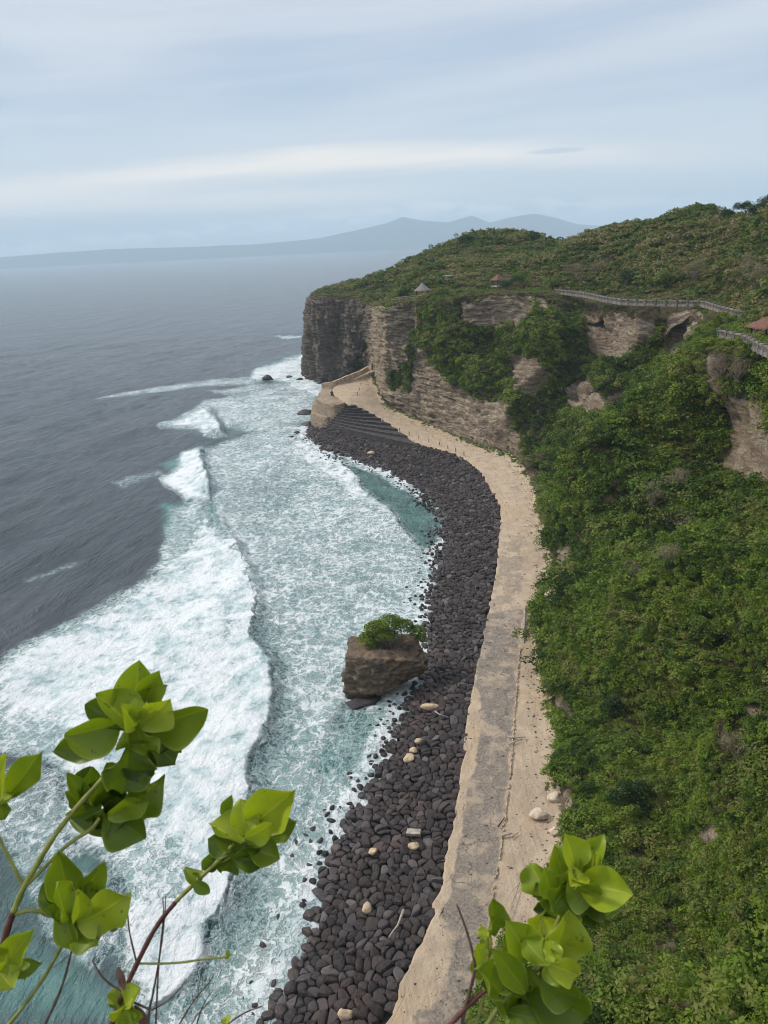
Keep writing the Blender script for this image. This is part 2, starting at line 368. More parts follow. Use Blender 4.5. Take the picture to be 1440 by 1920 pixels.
for k, (ft, tp, rd, ty) in enumerate(ST):
    hh, vv = PROF[ty]; col = [ft]
    for h_, v_ in zip(hh, vv): q_ = ft*(1-h_)+tp*h_; q_[2] = ft[2]*(1-v_)+tp[2]*v_; col.append(q_)
    col.append(tp)
    d = rd-tp
    b1 = tp+d*.13; b1[2] = tp[2]+(.5 if k >= 1 else 0); col.append(b1)
    b2 = tp+d*.55; b2[2] = tp[2]+d[2]*.5; col.append(b2)
    col.append(rd)
    dn = d.copy(); dn[2] = 0; dn /= np.linalg.norm(dn)+1e-6
    bh = rd+dn*45; bh[2] = rd[2]-16; col.append(bh); net.append(col)
net = np.array(net)                                     # stations x rows x 3
cl = np.linalg.norm(np.diff(net[:, [0, 3, 5]], axis=0), axis=2).mean(1); sS = np.concatenate([[0], np.cumsum(cl)])
def station_s(k): return sS[k]
sD = np.arange(sS[1]*.3, sS[-1], .62)
tD = np.concatenate([np.linspace(0, 1, 150), np.linspace(1, 2.5, 110)[1:]])
netS = pchip(sS, net, sD)                               # len(sD) x rows x 3
surf = np.moveaxis(pchip(rowT, np.moveaxis(netS, 1, 0), tD), 0, 1)   # s x t x 3
nS, nT = surf.shape[:2]
def normals(G):
    du = np.gradient(G, axis=0); dv = np.gradient(G, axis=1); N = np.cross(dv, du); N /= np.linalg.norm(N, axis=2)[..., None]+1e-9; return N
N0 = normals(surf)
Ttt = np.broadcast_to(tD[None, :], (nS, nT)); Sss = np.broadcast_to(sD[:, None], (nS, nT))
flat = lambda a: a.reshape(-1, *a.shape[2:])
P0 = flat(surf)
if (N0[:, 75, 0].mean() > 0): N0 = -N0                  # outward = towards the sea (-x)
# rock exposure painted on the cliff, drawn as regions of the cliff surface
px, py, pw = proj(P0); tt = flat(Ttt); ss = flat(Sss)
headland = (smooth(ss, sS[19]+2, sS[20]-4))*(tt < 1.0)
face = (tt < 1.06).astype(float)
def paint(px, py, pw):
    jn = fbm(P0*.11, 4, 5); jn2 = fbm(P0*.5, 3, 9); jx = px+jn*22*np.clip(150/pw, .5, 2)+jn2*7; jy = py+fbm(P0*.11+50, 4, 8)*20+jn2*7
    face = (tt < 1.06).astype(float)
    RP = [ # (polygon, strength)
     ([(858, 566), (900, 558), (1005, 556), (985, 600), (930, 612), (862, 606)], 1),
     ([(1008, 556), (1050, 558), (1052, 578), (1010, 575)], .8),
     ([(700, 572), (790, 568), (783, 640), (815, 690), (860, 735), (920, 748), (965, 755), (975, 800), (985, 850), (1000, 900), (1018, 945), (985, 935), (930, 850), (850, 830), (700, 775)], 1),
     ([(940, 662), (1000, 682), (1030, 720), (1000, 740), (945, 705)], .95),
     ([(1062, 735), (1100, 708), (1135, 745), (1172, 748), (1178, 768), (1090, 772)], 1),
     ([(1092, 592), (1128, 586), (1225, 594), (1228, 632), (1195, 660), (1160, 690), (1135, 672), (1105, 655)], 1),
     ([(1250, 594), (1312, 588), (1314, 612), (1288, 655), (1255, 682), (1242, 645)], 1),
     ([(1322, 662), (1350, 665), (1356, 730), (1346, 795), (1332, 780)], 1),
     ([(1366, 725), (1412, 722), (1445, 790), (1450, 905), (1380, 905), (1350, 880), (1368, 810)], 1), ([(935, 658), (1000, 672), (1035, 715), (1005, 745), (940, 715)], 1), ([(1058, 730), (1098, 702), (1140, 740), (1180, 745), (1182, 775), (1085, 778)], 1),
     ([(1010, 770), (1024, 770), (1020, 795), (1008, 790)], .9),
     ([(580, 545), (705, 570), (705, 720), (560, 730)], 1),
     ([(1055, 1030), (1100, 985), (1105, 1010), (1080, 1068), (1040, 1075)], .75),
     ([(1030, 1290), (1050, 1290), (1078, 1345), (1055, 1352)], .8),
     ([(1370, 1505), (1388, 1505), (1388, 1560), (1372, 1555)], .8),
     ([(1310, 1560), (1345, 1545), (1340, 1600), (1300, 1600)], .7),
     ([(1408, 1320), (1445, 1320), (1445, 1370), (1408, 1370)], .6),
     ([(1040, 1790), (1085, 1750), (1095, 1790)], .5),
     ([(1020, 1480), (1060, 1480), (1065, 1600), (1020, 1600)], .6),
    ]
    rock = np.zeros(len(P0))
    for poly, s_ in RP: rock = np.maximum(rock, s_*polymask(jx, jy, poly, 5))
    # vegetation curtains hanging over the rock
    for poly, s_ in [([(783, 566), (850, 556), (858, 610), (930, 625), (960, 700), (945, 752), (905, 745), (850, 700), (800, 660), (780, 610)], 1),
                     ([(768, 640), (784, 645), (775, 700), (770, 735), (735, 738), (725, 725), (752, 690)], .85),
                     ([(622, 610), (640, 600), (640, 650), (625, 665)], .6), ([(668, 660), (690, 665), (680, 700), (668, 695)], .6),
                     ([(1000, 600), (1055, 580), (1095, 600), (1110, 680), (1060, 720), (1030, 700), (1000, 660)], 1)]:
        rock *= 1-s_*polymask(jx, jy, poly, 5)
    rock *= face; rock = np.where(tt < .02, np.maximum(rock, .4), rock)
    # far side of headland: rock
    rock = np.where(ss > sS[22]+5, np.where(tt < .93, 1, 0), rock)
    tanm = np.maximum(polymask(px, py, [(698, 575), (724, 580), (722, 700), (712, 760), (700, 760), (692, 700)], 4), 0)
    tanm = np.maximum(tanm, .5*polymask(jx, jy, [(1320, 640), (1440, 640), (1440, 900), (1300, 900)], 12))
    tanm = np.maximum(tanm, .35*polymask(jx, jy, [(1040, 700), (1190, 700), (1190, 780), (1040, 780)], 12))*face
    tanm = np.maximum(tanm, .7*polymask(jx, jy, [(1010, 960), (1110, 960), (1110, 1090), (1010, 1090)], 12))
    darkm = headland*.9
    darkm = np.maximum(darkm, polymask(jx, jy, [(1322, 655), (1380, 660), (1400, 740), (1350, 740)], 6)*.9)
    return jn, jn2, rock, tanm, darkm
jn, jn2, rock, tanm, darkm = paint(px, py, pw)
# displacement: spurs and gullies, lumps, ledges
env = np.sin(np.clip(tt, 0, 1)*math.pi)**.7
sp = fbm(np.stack([(ss-tt*26)/19, tt*1.1, ss*0+3], 1), 3, 21)
veg = 1-rock
disp = sp*env*(6.5*veg*(tt < 1)+1.0)*np.clip((ss-sS[2])/20, 0, 1)
disp += ((1-np.abs(fbm(P0*.085, 4, 31))*2.4)*2.5+fbm(P0*.2, 3, 33)*2.6)*env*(.35+veg*.8)
for ln, dep_, wid in [([(1440, 880), (1380, 1010), (1330, 1100), (1260, 1250), (1190, 1450), (1130, 1580)], 6., 6.), ([(1240, 600), (1225, 680), (1180, 770), (1110, 830), (1040, 900)], 6., 5.5), ([(1330, 790), (1250, 930), (1150, 1010), (1065, 1060)], 4.5, 4.5),
    ([(1090, 580), (1105, 650), (1060, 720), (1020, 800), (985, 850)], 5, 6), ([(1440, 1330), (1390, 1430), (1310, 1560), (1240, 1640), (1100, 1720)], 5., 4.), ([(1440, 1600), (1330, 1700), (1200, 1800)], 4., 3.5), ([(1320, 1180), (1230, 1250), (1130, 1330), (1040, 1370)], 3.5, 4.)]:
    gd, _, gp, gt_ = polydist(px+jn*30, py+jn2*8, ln); gm = gd*pw/FPX; disp -= 1.6*dep_*np.exp(-(gm/wid)**2)*face*smooth(tt, 0, .15)
for ln, dep_, wid in [([(1330, 650), (1270, 760), (1180, 880), (1080, 980), (1030, 1040)], 4.5, 6.), ([(1290, 620), (1160, 800), (1030, 960)], 3., 5.), ([(1050, 590), (1010, 700), (960, 800)], 4., 5.), ([(1440, 1000), (1300, 1180), (1130, 1400), (1060, 1500)], 3.5, 5.), ([(1440, 1420), (1330, 1640), (1230, 1800)], 3., 4.)]:
    gd, _, gp, gt_ = polydist(px+jn*30, py+jn2*8, ln); gm = gd*pw/FPX; disp += 1.45*dep_*np.exp(-(gm/wid)**2)*env
hillm = smooth(tt, 1.15, 1.5)
disp += hillm*(fbm(P0*np.array([.028, .028, 0])+9, 3, 41)*4.5)
vert = smooth(ss, sS[14]-10, sS[16])                   # the bare walls round the bay
zz = P0[:, 2]+fbm(P0*.05, 3, 3)*7
ledge = (np.abs(((zz*.36) % 1)-.5)*2)**3+.6*(np.abs(((zz*.93+.3) % 1)-.5)*2)**2
crag = 1-np.abs(fbm(P0*np.array([.13, .13, .05]), 4, 51))*2
disp += rock*face*(ledge*-.38+crag*1.2*(1+headland*2.6)+fbm(P0*.7, 3, 61)*.7+fbm(P0*np.array([.25,.25,1.6]), 4, 62)*.9-.6)
butt = fbm(np.stack([ss/13., tt*.5, ss*0], 1), 2, 71)
disp += headland*(butt*5.0)*env
Pd = P0+flat(N0)*disp[:, None]
Pd[:, 2] = np.where(tt < .01, P0[:, 2]-1.5, Pd[:, 2])
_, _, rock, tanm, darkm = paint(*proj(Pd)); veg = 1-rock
fi = gridfaces(nS, nT)
fl_t = tD[:-1][None, :].repeat(nS-1, 0).ravel()
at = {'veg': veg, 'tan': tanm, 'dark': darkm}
def submesh(name, mask, mat):
    f_ = fi[mask]; used = np.unique(f_); mp = np.full(len(Pd), -1); mp[used] = np.arange(len(used))
    me = mesh_np(name, Pd[used], mp[f_], mat, {k: v[used] for k, v in at.items()}); return link(name, me)
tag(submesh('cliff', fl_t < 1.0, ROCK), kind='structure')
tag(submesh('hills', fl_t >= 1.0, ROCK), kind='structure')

# ------------------------------------------------------------------ scattering of foliage over the slopes (uncountable mass)
def proto(name, V, Fq, mat):
    o = bpy.data.objects.new(name, mesh_np(name, V, Fq, mat, smooth_=False)); return o
def scatter(name, protos, P, rot, scl, idx, label, cat):
    """one object: points of a mesh carry leaf clumps through geometry nodes"""
    me = bpy.data.meshes.new(name); me.vertices.add(len(P)); me.vertices.foreach_set('co', np.asarray(P, np.float32).ravel())
    a = me.attributes.new('rot', 'FLOAT_VECTOR', 'POINT'); a.data.foreach_set('vector', np.asarray(rot, np.float32).ravel())
    a = me.attributes.new('scl', 'FLOAT_VECTOR', 'POINT'); a.data.foreach_set('vector', np.asarray(scl, np.float32).ravel())
    a = me.attributes.new('idx', 'INT', 'POINT'); a.data.foreach_set('value', np.asarray(idx, np.int32))
    o = link(name, me); col = bpy.data.collections.new(name+'_clumps')
    for p_ in protos: col.objects.link(p_)
    ng = bpy.data.node_groups.new(name+'_nodes', 'GeometryNodeTree')
    ng.interface.new_socket('Geometry', in_out='INPUT', socket_type='NodeSocketGeometry'); ng.interface.new_socket('Geometry', in_out='OUTPUT', socket_type='NodeSocketGeometry')
    N = ng.nodes; L = ng.links; gi = N.new('NodeGroupInput'); go = N.new('NodeGroupOutput'); ip = N.new('GeometryNodeInstanceOnPoints'); ci = N.new('GeometryNodeCollectionInfo')
    ci.inputs['Collection'].default_value = col; ci.inputs['Separate Children'].default_value = True; ci.inputs['Reset Children'].default_value = True
    ip.inputs['Pick Instance'].default_value = True
    def na(n_, t): x = N.new('GeometryNodeInputNamedAttribute'); x.data_type = t; x.inputs['Name'].default_value = n_; return x.outputs['Attribute']
    L.new(gi.outputs[0], ip.inputs['Points']); L.new(ci.outputs[0], ip.inputs['Instance']); L.new(na('idx', 'INT'), ip.inputs['Instance Index'])
    L.new(na('rot', 'FLOAT_VECTOR'), ip.inputs['Rotation']); L.new(na('scl', 'FLOAT_VECTOR'), ip.inputs['Scale'])
    L.new(ip.outputs[0], go.inputs[0]); md = o.modifiers.new('foliage', 'NODES'); md.node_group = ng
    return tag(o, label, cat, kind='stuff')
def lobes(seed, n, spread, r):
    g = np.random.default_rng(seed); return [(g.normal()*spread, g.normal()*spread, abs(g.normal())*spread*.6, r*(.6+.6*g.random()), r*(.6+.6*g.random()), r*(.5+.4*g.random())) for _ in range(n)]
Nd = flat(normals(Pd.reshape(nS, nT, 3)));
if Nd[:, 0][tt < .9].mean() > 0: Nd = -Nd
A = Pd.reshape(nS, nT, 3); du = A[1:, :-1]-A[:-1, :-1]; dv = A[:-1, 1:]-A[:-1, :-1]; area = np.linalg.norm(np.cross(du, dv), axis=2).ravel()
qi = fi[:, 0]
def sample(dens_face, n):
    p_ = dens_face*area; p_ = p_/p_.sum(); k = RNG.choice(len(fi), n, p=p_); a_, c_ = RNG.random(n)[:, None], RNG.random(n)[:, None]
    q0, q1, q2, q3 = [Pd[fi[k, j]] for j in range(4)]
    return (q0*(1-a_)+q1*a_)*(1-c_)+(q3*(1-a_)+q2*a_)*c_, Nd[fi[k, 0]], fi[k, 0]
vx, vy, vw = proj(Pd); vis = (vx > -60) & (vx < 1560) & (vy > 300) & (vy < 2050) & (vw > 20)
vegf = smooth(veg, .45, .8)
fq = lambda a: a[qi]
# skip what faces away well behind the ridge
tdir = CAM-Pd; tdir /= np.linalg.norm(tdir, axis=1)[:, None]; facing = (Nd*tdir).sum(1) > -.6
fence_px = None
clump_low = [proto('leafy_clump', *leafcloud(150, lobes(s_, 4, .45, .55), .11, s_), LEAF) for s_ in (1, 2, 3, 4)]
def rots(n, N_, k=.5):
    up = N_*k+np.array([0, 0, 1-k]); up /= np.linalg.norm(up, axis=1)[:, None]; ax = RNG.random(n)*6.28
    rx = np.arctan2(-up[:, 1], np.hypot(up[:, 0], up[:, 2])); ry = np.arctan2(up[:, 0], up[:, 2])
    # small tilt about x,y then spin (euler XYZ approximates it for a clump)
    return np.stack([rx, ry, ax], 1)
def lumpiness(P, s_=.2, seed=5): return fbm(P*s_, 3, seed)
fd = fq(vw)
near = fq((vis & facing & (tt < 1.12) & (tt > .015)).astype(float)*vegf)
nn = 46000
P_, N_, K_ = sample(near*np.clip(110/np.maximum(fd, 30), .35, 1.6)**1.6, nn)
lp = lumpiness(P_); dist = vw[K_]
s0 = np.clip(dist/95., .75, 1.6)*(.5+.45*RNG.random(nn)+.9*RNG.random(nn)**8)*(1+.5*np.clip(lp, -.6, 1))*np.where(tt[K_] > .93, .6, 1)
P_ = P_+N_*(np.clip(lp, -.3, 1)*1.1)[:, None]+N_*(RNG.random(nn)*.5)[:, None]
scatter('slope_vegetation', clump_low, P_, rots(nn, N_), np.stack([s0, s0, s0*.8], 1), RNG.integers(0, 4, nn), 'dense green creepers and low scrub covering the steep cliff slope', 'scrub')
bush_pr = [proto('bush_clump', *leafcloud(300, lobes(s_+20, 7, .42, .42), .085, s_+20, up=.5), LEAF_BUSH) for s_ in (1, 2, 3, 4, 5)]
nn = 5200
P_, N_, K_ = sample(near*np.clip(110/np.maximum(fd, 30), .35, 1.6)**1.3*fq(.25+smooth(fbm(Pd*.06, 3, 55), -.15, .3))*fq((tt < 1.0).astype(float)), nn); dist = vw[K_]
s0 = (.9+2.1*RNG.random(nn)**2.2)*np.clip(dist/110, .7, 1.25)*np.where(tt[K_] > .9, .5, 1); P_ = P_+N_*(s0*.25)[:, None]
scatter('slope_bushes', bush_pr, P_, rots(nn, N_, .35), np.stack([s0, s0*(.75+.4*RNG.random(nn)), s0*.85], 1), RNG.integers(0, 5, nn), 'mixed bushes growing out of the creepers on the steep slope', 'bushes')
clump_hill = [proto('shrub_clump', *leafcloud(200, lobes(s_, 6, .5, .5), .135, s_, up=.45), LEAF_HILL) for s_ in (11, 12, 13, 14)]
far = fq((vis & ((tt >= 1.10) | ((ss > sS[14]) & (tt > .985))) & (tt < 2.12)).astype(float)); nn = 17000
P_, N_, K_ = sample(far*np.clip(300/np.maximum(fd, 60), .5, 2), nn)
lp = lumpiness(P_, .09, 15)
s0 = (.9+2.3*RNG.random(nn)**2.5)*(1+.5*np.clip(lp, -.6, 1))*np.clip(tt[K_]*1.2-.75, .45, 1.0)
P_ = P_+np.stack([lp*0, lp*0, np.clip(lp, -.3, 1)*1.6], 1)
scatter('hill_vegetation', clump_hill, P_, rots(nn, N_, .2), np.stack([s0, s0, s0*(.7+.4*RNG.random(nn))], 1), RNG.integers(0, 4, nn), 'mixed green and straw coloured scrub blanketing the hill above the cliffs', 'scrub')

# ------------------------------------------------------------------ road, shore bank, boulders
outer_px = [(640, 2080, 4), (715, 1925, 4), (800, 1740, 4), (830, 1640, 4), (858, 1500, 4), (885, 1300, 4), (915, 1150, 4), (935, 1020, 4), (934, 940, 4), (905, 890, 4), (860, 853, 4), (785, 830, 4.6), (740, 800, 6.5), (700, 775, 9), (652, 752, 12.5)]
inner_px = [(820, 2080, 4), (925, 1905, 4), (1062, 1640, 4), (1062, 1500, 4), (1035, 1300, 4), (1020, 1200, 4), (1042, 1080, 4), (1018, 960, 4), (1000, 900, 4), (962, 858, 4), (900, 838, 4), (850, 818, 4.4), (785, 790, 6), (722, 757, 8.8), (706, 722, 12.5)]
RO = np.array([atz(*q) for q in outer_px]); RI = np.array([atz(*q) for q in inner_px])
# the road goes on climbing round the corner
RO = np.vstack([RO, atz(625, 728, 14), atz(660, 712, 15.5), atz(697, 694, 17.5)]); RI = np.vstack([RI, atz(702, 708, 14.5), atz(706, 700, 16), atz(709, 694, 17.5)])
lr = np.concatenate([[0], np.cumsum(np.linalg.norm(np.diff((RO+RI)/2, axis=0), axis=1))]); sr = np.arange(0, lr[-1], .4)
ROd, RId = pchip(lr, RO, sr), pchip(lr, RI, sr); nu = 56; tr_ = np.linspace(0, 1, nu)
G = ROd[:, None]*(1-tr_[None, :, None])+RId[:, None]*tr_[None, :, None]; Gf = G.reshape(-1, 3)
tU = np.broadcast_to(tr_[None], (len(sr), nu)).ravel(); sU = np.broadcast_to(sr[:, None], (len(sr), nu)).ravel()
edge = np.where(tU < .001, 1., 0)
Gf = Gf.copy(); Gf[:, 2] += fbm(Gf*.35, 4, 81)*.16+smooth(tU, .8, 1)*.7+fbm(Gf*1.2, 3, 82)*.05
cross = (ROd-RId); cross /= np.linalg.norm(cross, axis=1)[:, None]
en = fbm(np.stack([sr*.5, sr*0, sr*0], 1), 4, 83)*.9
Gf[tU < .06] += (cross*en[:, None]).repeat((tr_ < .06).sum(), 0)
qx, qy, qw = proj(Gf); j1 = fbm(Gf*.4, 4, 84)
asph = polymask(qx+j1*14, qy, [(905, 1150), (982, 1140), (968, 1300), (962, 1400), (944, 1560), (930, 1650), (905, 1800), (880, 2090), (740, 2090), (790, 1840), (850, 1640), (870, 1520), (897, 1380), (893, 1250)], 7)
asph = np.maximum(asph, .55*polymask(qx+j1*10, qy, [(945, 1010), (985, 1000), (985, 1080), (978, 1140), (905, 1150), (925, 1080)], 8))
asph = np.maximum(asph, .5*polymask(qx+j1*10, qy, [(930, 890), (975, 905), (985, 930), (945, 915)], 8))
asph *= 1-.75*polymask(qx+j1*12, qy+j1*20, [(780, 1740), (850, 1740), (835, 1860), (790, 1890), (750, 1880)], 16)
def mat_road():
    m, q, p, o = newmat('sandy_road'); v = pos(q); a = q.attr('asphalt')
    n = q.noise(v, .35, 6, .65).outputs[0]; f = q.noise(v, 3., 6, .7).outputs[0]; big = q.noise(v, .12, 4).outputs[0]
    sand = q.mix(q.sm(n, .35, .65), (.50, .40, .29), (.40, .315, .228)); sand = q.mix(q.sm(big, .5, .65, 0, .6), sand, (.47, .35, .22))
    sand = q.mix(q.sm(f, .58, .72, 0, .7), sand, (.60, .51, .39))
    sand = q.mix(q.sm(q.noise(scaled(q, v, 1.4, .12, 1), 1., 5, .7).outputs[0], .5, .66, 0, .6), sand, (.33, .26, .195))
    peb = q.vor(v, 1.6).outputs['Distance']; pm = q.m('MULTIPLY', q.sm(peb, .17, .10, 0, 1), q.sm(q.noise(v, .22, 3).outputs[0], .42, .52))
    sand = q.mix(pm, sand, (.08, .065, .055))
    gry = q.mix(q.sm(f, .4, .62), (.185, .16, .135), (.29, .25, .205)); gry = q.mix(q.sm(n, .48, .64, 0, .85), gry, (.42, .34, .25))
    gry = q.mix(q.sm(q.noise(v, .5, 5, .7).outputs[0], .56, .66, 0, .6), gry, (.095, .083, .075))
    wh = q.noise(v, 7., 3, .6).outputs[0]; gry = q.mix(q.sm(wh, .62, .72, 0, .6), gry, (.52, .49, .45))
    fac = q.sm(q.m('ADD', a, q.m('ADD', q.m('MULTIPLY', q.m('SUBTRACT', n, .5), 2.2), q.m('MULTIPLY', q.m('SUBTRACT', f, .5), .7))), .35, .8)
    col = q.mix(fac, sand, gry)
    # wandering cracks
    cr = q.vor(q.vm('ADD', v, q.vm('MULTIPLY', q.noise(v, .6, 3).outputs['Color'], (2.5, 2.5, 0))), .16, 'DISTANCE_TO_EDGE').outputs['Distance']
    col = q.mix(q.m('MULTIPLY', q.sm(cr, .0, .012, .75, 0), a), col, (.10, .085, .075))
    q.put(p.inputs['Base Color'], col); p.inputs['Roughness'].default_value = .95; p.inputs['Specular IOR Level'].default_value = .2
    q.put(p.inputs['Normal'], q.bump(q.m('ADD', f, q.m('MULTIPLY', n, 2)), .9, .25)); return m
ROAD = mat_road()
# give the outer edge a drop (crumbled slab edge)
lip = Gf.reshape(len(sr), nu, 3)[:, :1].copy(); lip2 = lip.copy(); lip2[:, :, 2] -= 1.6
Gr = np.concatenate([lip2, Gf.reshape(len(sr), nu, 3)], 1); asg = np.concatenate([np.zeros((len(sr), 1)), asph.reshape(len(sr), nu)], 1)
tag(link('road', mesh_np('road', Gr.reshape(-1, 3), gridfaces(len(sr), nu+1), ROAD, {'asphalt': asg.ravel()})), kind='structure')

water_px = [(330, 2080), (490, 1925), (555, 1790), (588, 1680), (630, 1580), (675, 1500), (715, 1430), (748, 1340), (785, 1285), (800, 1180), (802, 1130), (816, 1060), (832, 1000), (822, 960), (780, 912), (700, 872), (620, 848), (572, 822), (576, 800), (590, 792)]
WL = np.array([atz(*q, 0) for q in water_px]); WLd = resample(chaikin(WL, 2), .5)
bank_top = np.vstack([ROd[:int(np.searchsorted(sr, lr[11]))], ROd[int(np.searchsorted(sr, lr[11])):int(np.searchsorted(sr, lr[14]))]])
steps_a = atz(785, 832, 4)
# lower edge of the stepped terrace bounds the boulders there
TB = np.array([atz(q[0], q[1], 2.6) for q in [(778, 838), (740, 830), (690, 818), (645, 806), (610, 800)]])
i11 = int(np.searchsorted(sr, lr[11])); topline = np.vstack([ROd[:i11]-[0, 0, .35], TB])
topd = resample(topline, .5)
def bank_height(x, y):
    dR, _, pr, _ = polydist(x, y, topd); dW, _, _, _ = polydist(x, y, WLd)
    k = np.clip((pr/.5).astype(int), 0, len(topd)-1); zt = topd[k, 2]
    t = dR/(dR+dW+1e-6); return zt*(1-t)**.85, dR, dW
poly = np.vstack([topd[:, :2], WLd[::-1, :2]])
def inside(x, y, P):
    ins = np.zeros(x.shape, bool)
    for i in range(len(P)):
        x0, y0 = P[i]; x1, y1 = P[(i+1) % len(P)]
        if y0 != y1: ins ^= ((y0 > y) != (y1 > y)) & (x < (x1-x0)*(y-y0)/(y1-y0)+x0)
    return ins
# bank surface under the stones, running on below the water
tw = resample(topd, 2.); ww_ = []
for q_ in tw:
    dd_ = np.hypot(WLd[:, 0]-q_[0], WLd[:, 1]-q_[1]); ww_.append(WLd[dd_.argmin()])
ww_ = np.array(ww_); rows = []
for t_ in np.linspace(-.12, 1.5, 14):
    r_ = tw*(1-t_)+ww_*t_; r_[:, 2] = tw[:, 2]*np.clip(1-t_, -1, 1)-.75+(-1.2*max(0, t_-1)); rows.append(r_)
rows = np.stack(rows, 1)
BANK = simple('dark_bank', (.025, .02, .019), .9, .3, 1., .6, .1)
tag(link('shore_bank', mesh_np('shore_bank', rows.reshape(-1, 3), gridfaces(len(tw), 14), BANK)), kind='structure')
def mat_stone():
    m, q, p, o = newmat('black_basalt'); v = pos(q); r = q.n('ShaderNodeNewGeometry').outputs['Random Per Island']; r2 = q.attr('tone')
    f = q.noise(v, 2.2, 6, .7).outputs[0]
    c = q.ramp(r2, [(0, (.018, .015, .015)), (.35, (.031, .025, .025)), (.7, (.046, .034, .031)), (.88, (.062, .054, .055)), (1, (.12, .105, .10))])
    c = q.mix(q.sm(f, .45, .7, 0, .5), c, (.085, .073, .068)); c = q.mix(q.sm(q.noise(v, .13, 4).outputs[0], .52, .66, 0, .5), c, (.075, .048, .042))
    q.put(p.inputs['Base Color'], c); q.put(p.inputs['Roughness'], q.attr('wetness')); p.inputs['Specular IOR Level'].default_value = .35
    q.put(p.inputs['Normal'], q.bump(q.m('ADD', f, q.m('MULTIPLY', q.noise(v, 9, 3).outputs[0], .4)), .6, .12)); return m
STONE = mat_stone()
# jittered points -> Voronoi cells -> rounded, packed boulders
x0, y0_, x1, y1_ = poly[:, 0].min(), poly[:, 1].min(), poly[:, 0].max(), poly[:, 1].max()
sp_ = 1.04; gx, gy = np.meshgrid(np.arange(x0-3, x1+3, sp_), np.arange(max(y0_, 40)-3, y1_+3, sp_*.88)); gx[::2] += sp_/2
gx = (gx+RNG.uniform(-.42, .42, gx.shape)).ravel(); gy = (gy+RNG.uniform(-.40, .40, gy.shape)).ravel()
kp_ = RNG.random(gx.shape) > .13; gx = gx[kp_]; gy = gy[kp_]
ins = inside(gx, gy, poly); z_, dR_, dW_ = bank_height(gx, gy)
# band in the wash: scattered stones beyond the waterline
wash = (~ins) & (dW_ < dR_) & (RNG.random(gx.shape) < np.clip(1.0-dW_/9., 0, 1)*(.55+1.0*fbm(np.stack([gx*.25, gy*.25, gx*0], 1), 3, 7)))
keepall = (ins & ((dW_ > 1.2) | (RNG.random(gx.shape) < .75))) | wash
near_mask = (~ins & (dR_ < 1.6)) | keepall                          # neighbours for cell cutting
pts = np.stack([gx, gy], 1); zc = np.where(ins, z_, -.08*np.minimum(dW_, 5))
cell = {}
ci_ = np.floor(pts/2.5).astype(int)
for i, (a_, c_) in enumerate(ci_): cell.setdefault((a_, c_), []).append(i)
def boulder_shape(i, g):
    c = pts[i]; a_, c_ = ci_[i]; nb = [j for da in (-1, 0, 1) for dc in (-1, 0, 1) for j in cell.get((a_+da, c_+dc), ()) if j != i]
    R_ = 1.3; P = [(R_*math.cos(k*math.pi/5), R_*math.sin(k*math.pi/5)) for k in range(10)]
    for j in sorted(nb, key=lambda j: (pts[j][0]-c[0])**2+(pts[j][1]-c[1])**2)[:12]:
        dx, dy = pts[j]-c; L2 = (dx*dx+dy*dy)/2*.995; Q = []
        for (xa, ya), (xb, yb) in zip(P, P[1:]+P[:1]):
            sa, sb = xa*dx+ya*dy-L2, xb*dx+yb*dy-L2
            if sa <= 0: Q.append((xa, ya))
            if (sa < 0) != (sb < 0) and sa != sb: t = sa/(sa-sb); Q.append((xa+(xb-xa)*t, ya+(yb-ya)*t))
        P = Q
        if len(P) < 3: return None
    P = np.array(P); ctr = P.mean(0); P = P-ctr; Q = []
    L_ = np.linalg.norm(np.roll(P, -1, 0)-P, axis=1)
    for k in range(len(P)):                                          # cut the corners of the cell
        a_, c2 = P[k], P[(k+1) % len(P)]
        if L_[k] > .16: Q += [a_*.78+c2*.22, a_*.22+c2*.78]
        else: Q.append((a_+c2)/2)
    P = np.array(Q)*(.995-.04*g.random()); n = len(P); r_ = np.linalg.norm(P, axis=1).mean(); hgt = (.16+.34*g.random())*min(1.2, r_/.5)
    V = []; tx, ty = g.normal()*.2, g.normal()*.2; ox, oy = g.normal()*.1, g.normal()*.1
    for kz, kr in ((-.75, .85), (0., 1.), (.5, .95), (.86, .78), (1., .45)):
        jr = 1+g.normal(size=n)*.03
        for (x_, y_), j_ in zip(P*kr, jr): x_ = x_*j_+ox*(1-kr)*r_*2; y_ = y_*j_+oy*(1-kr)*r_*2; V.append((x_+ctr[0], y_+ctr[1], kz*hgt+x_*tx+y_*ty+g.normal()*.018))
    V.append((ctr[0]+ox*r_, ctr[1]+oy*r_, hgt*(1+.12*g.random()))); V = np.array(V)
    Fq = [(l*n+k, l*n+(k+1) % n, (l+1)*n+(k+1) % n, (l+1)*n+k) for l in range(4) for k in range(n)]
    return V, Fq, [(4*n+k, 4*n+(k+1) % n, 5*n) for k in range(n)]
sel = np.where(keepall)[0]; items = []
gR = np.random.default_rng(5)
for i in sel:
    s_ = boulder_shape(i, gR)
    if s_ is None: continue
    V, Fq, Ft = s_; tone = gR.random(); wet = .5 if (dW_[i] < 2.5 or not ins[i]) else .8
    if not ins[i]: V = V*[.72, .72, 1.0]; tone *= .4
    base = np.array([pts[i][0], pts[i][1], zc[i]-.12+gR.normal()*.06]); items.append((base, V, Fq, Ft, tone, wet))
B_ = np.array([q[0] for q in items]); ux, uy, uw = proj(B_); inframe = (ux > 5) & (ux < 1435) & (uy < 1915) & (uw > 5)
hid = polymask(ux, uy, [(900, 1780), (1100, 1700), (1100, 1920), (880, 1920)], 5) > .5
score = np.where(inframe & ~hid, 1/uw, 0); order = np.argsort(-score); first = set(order[:300].tolist())
allV, allQ, allT, aw, atn = [], [], [], [], []; off = 0
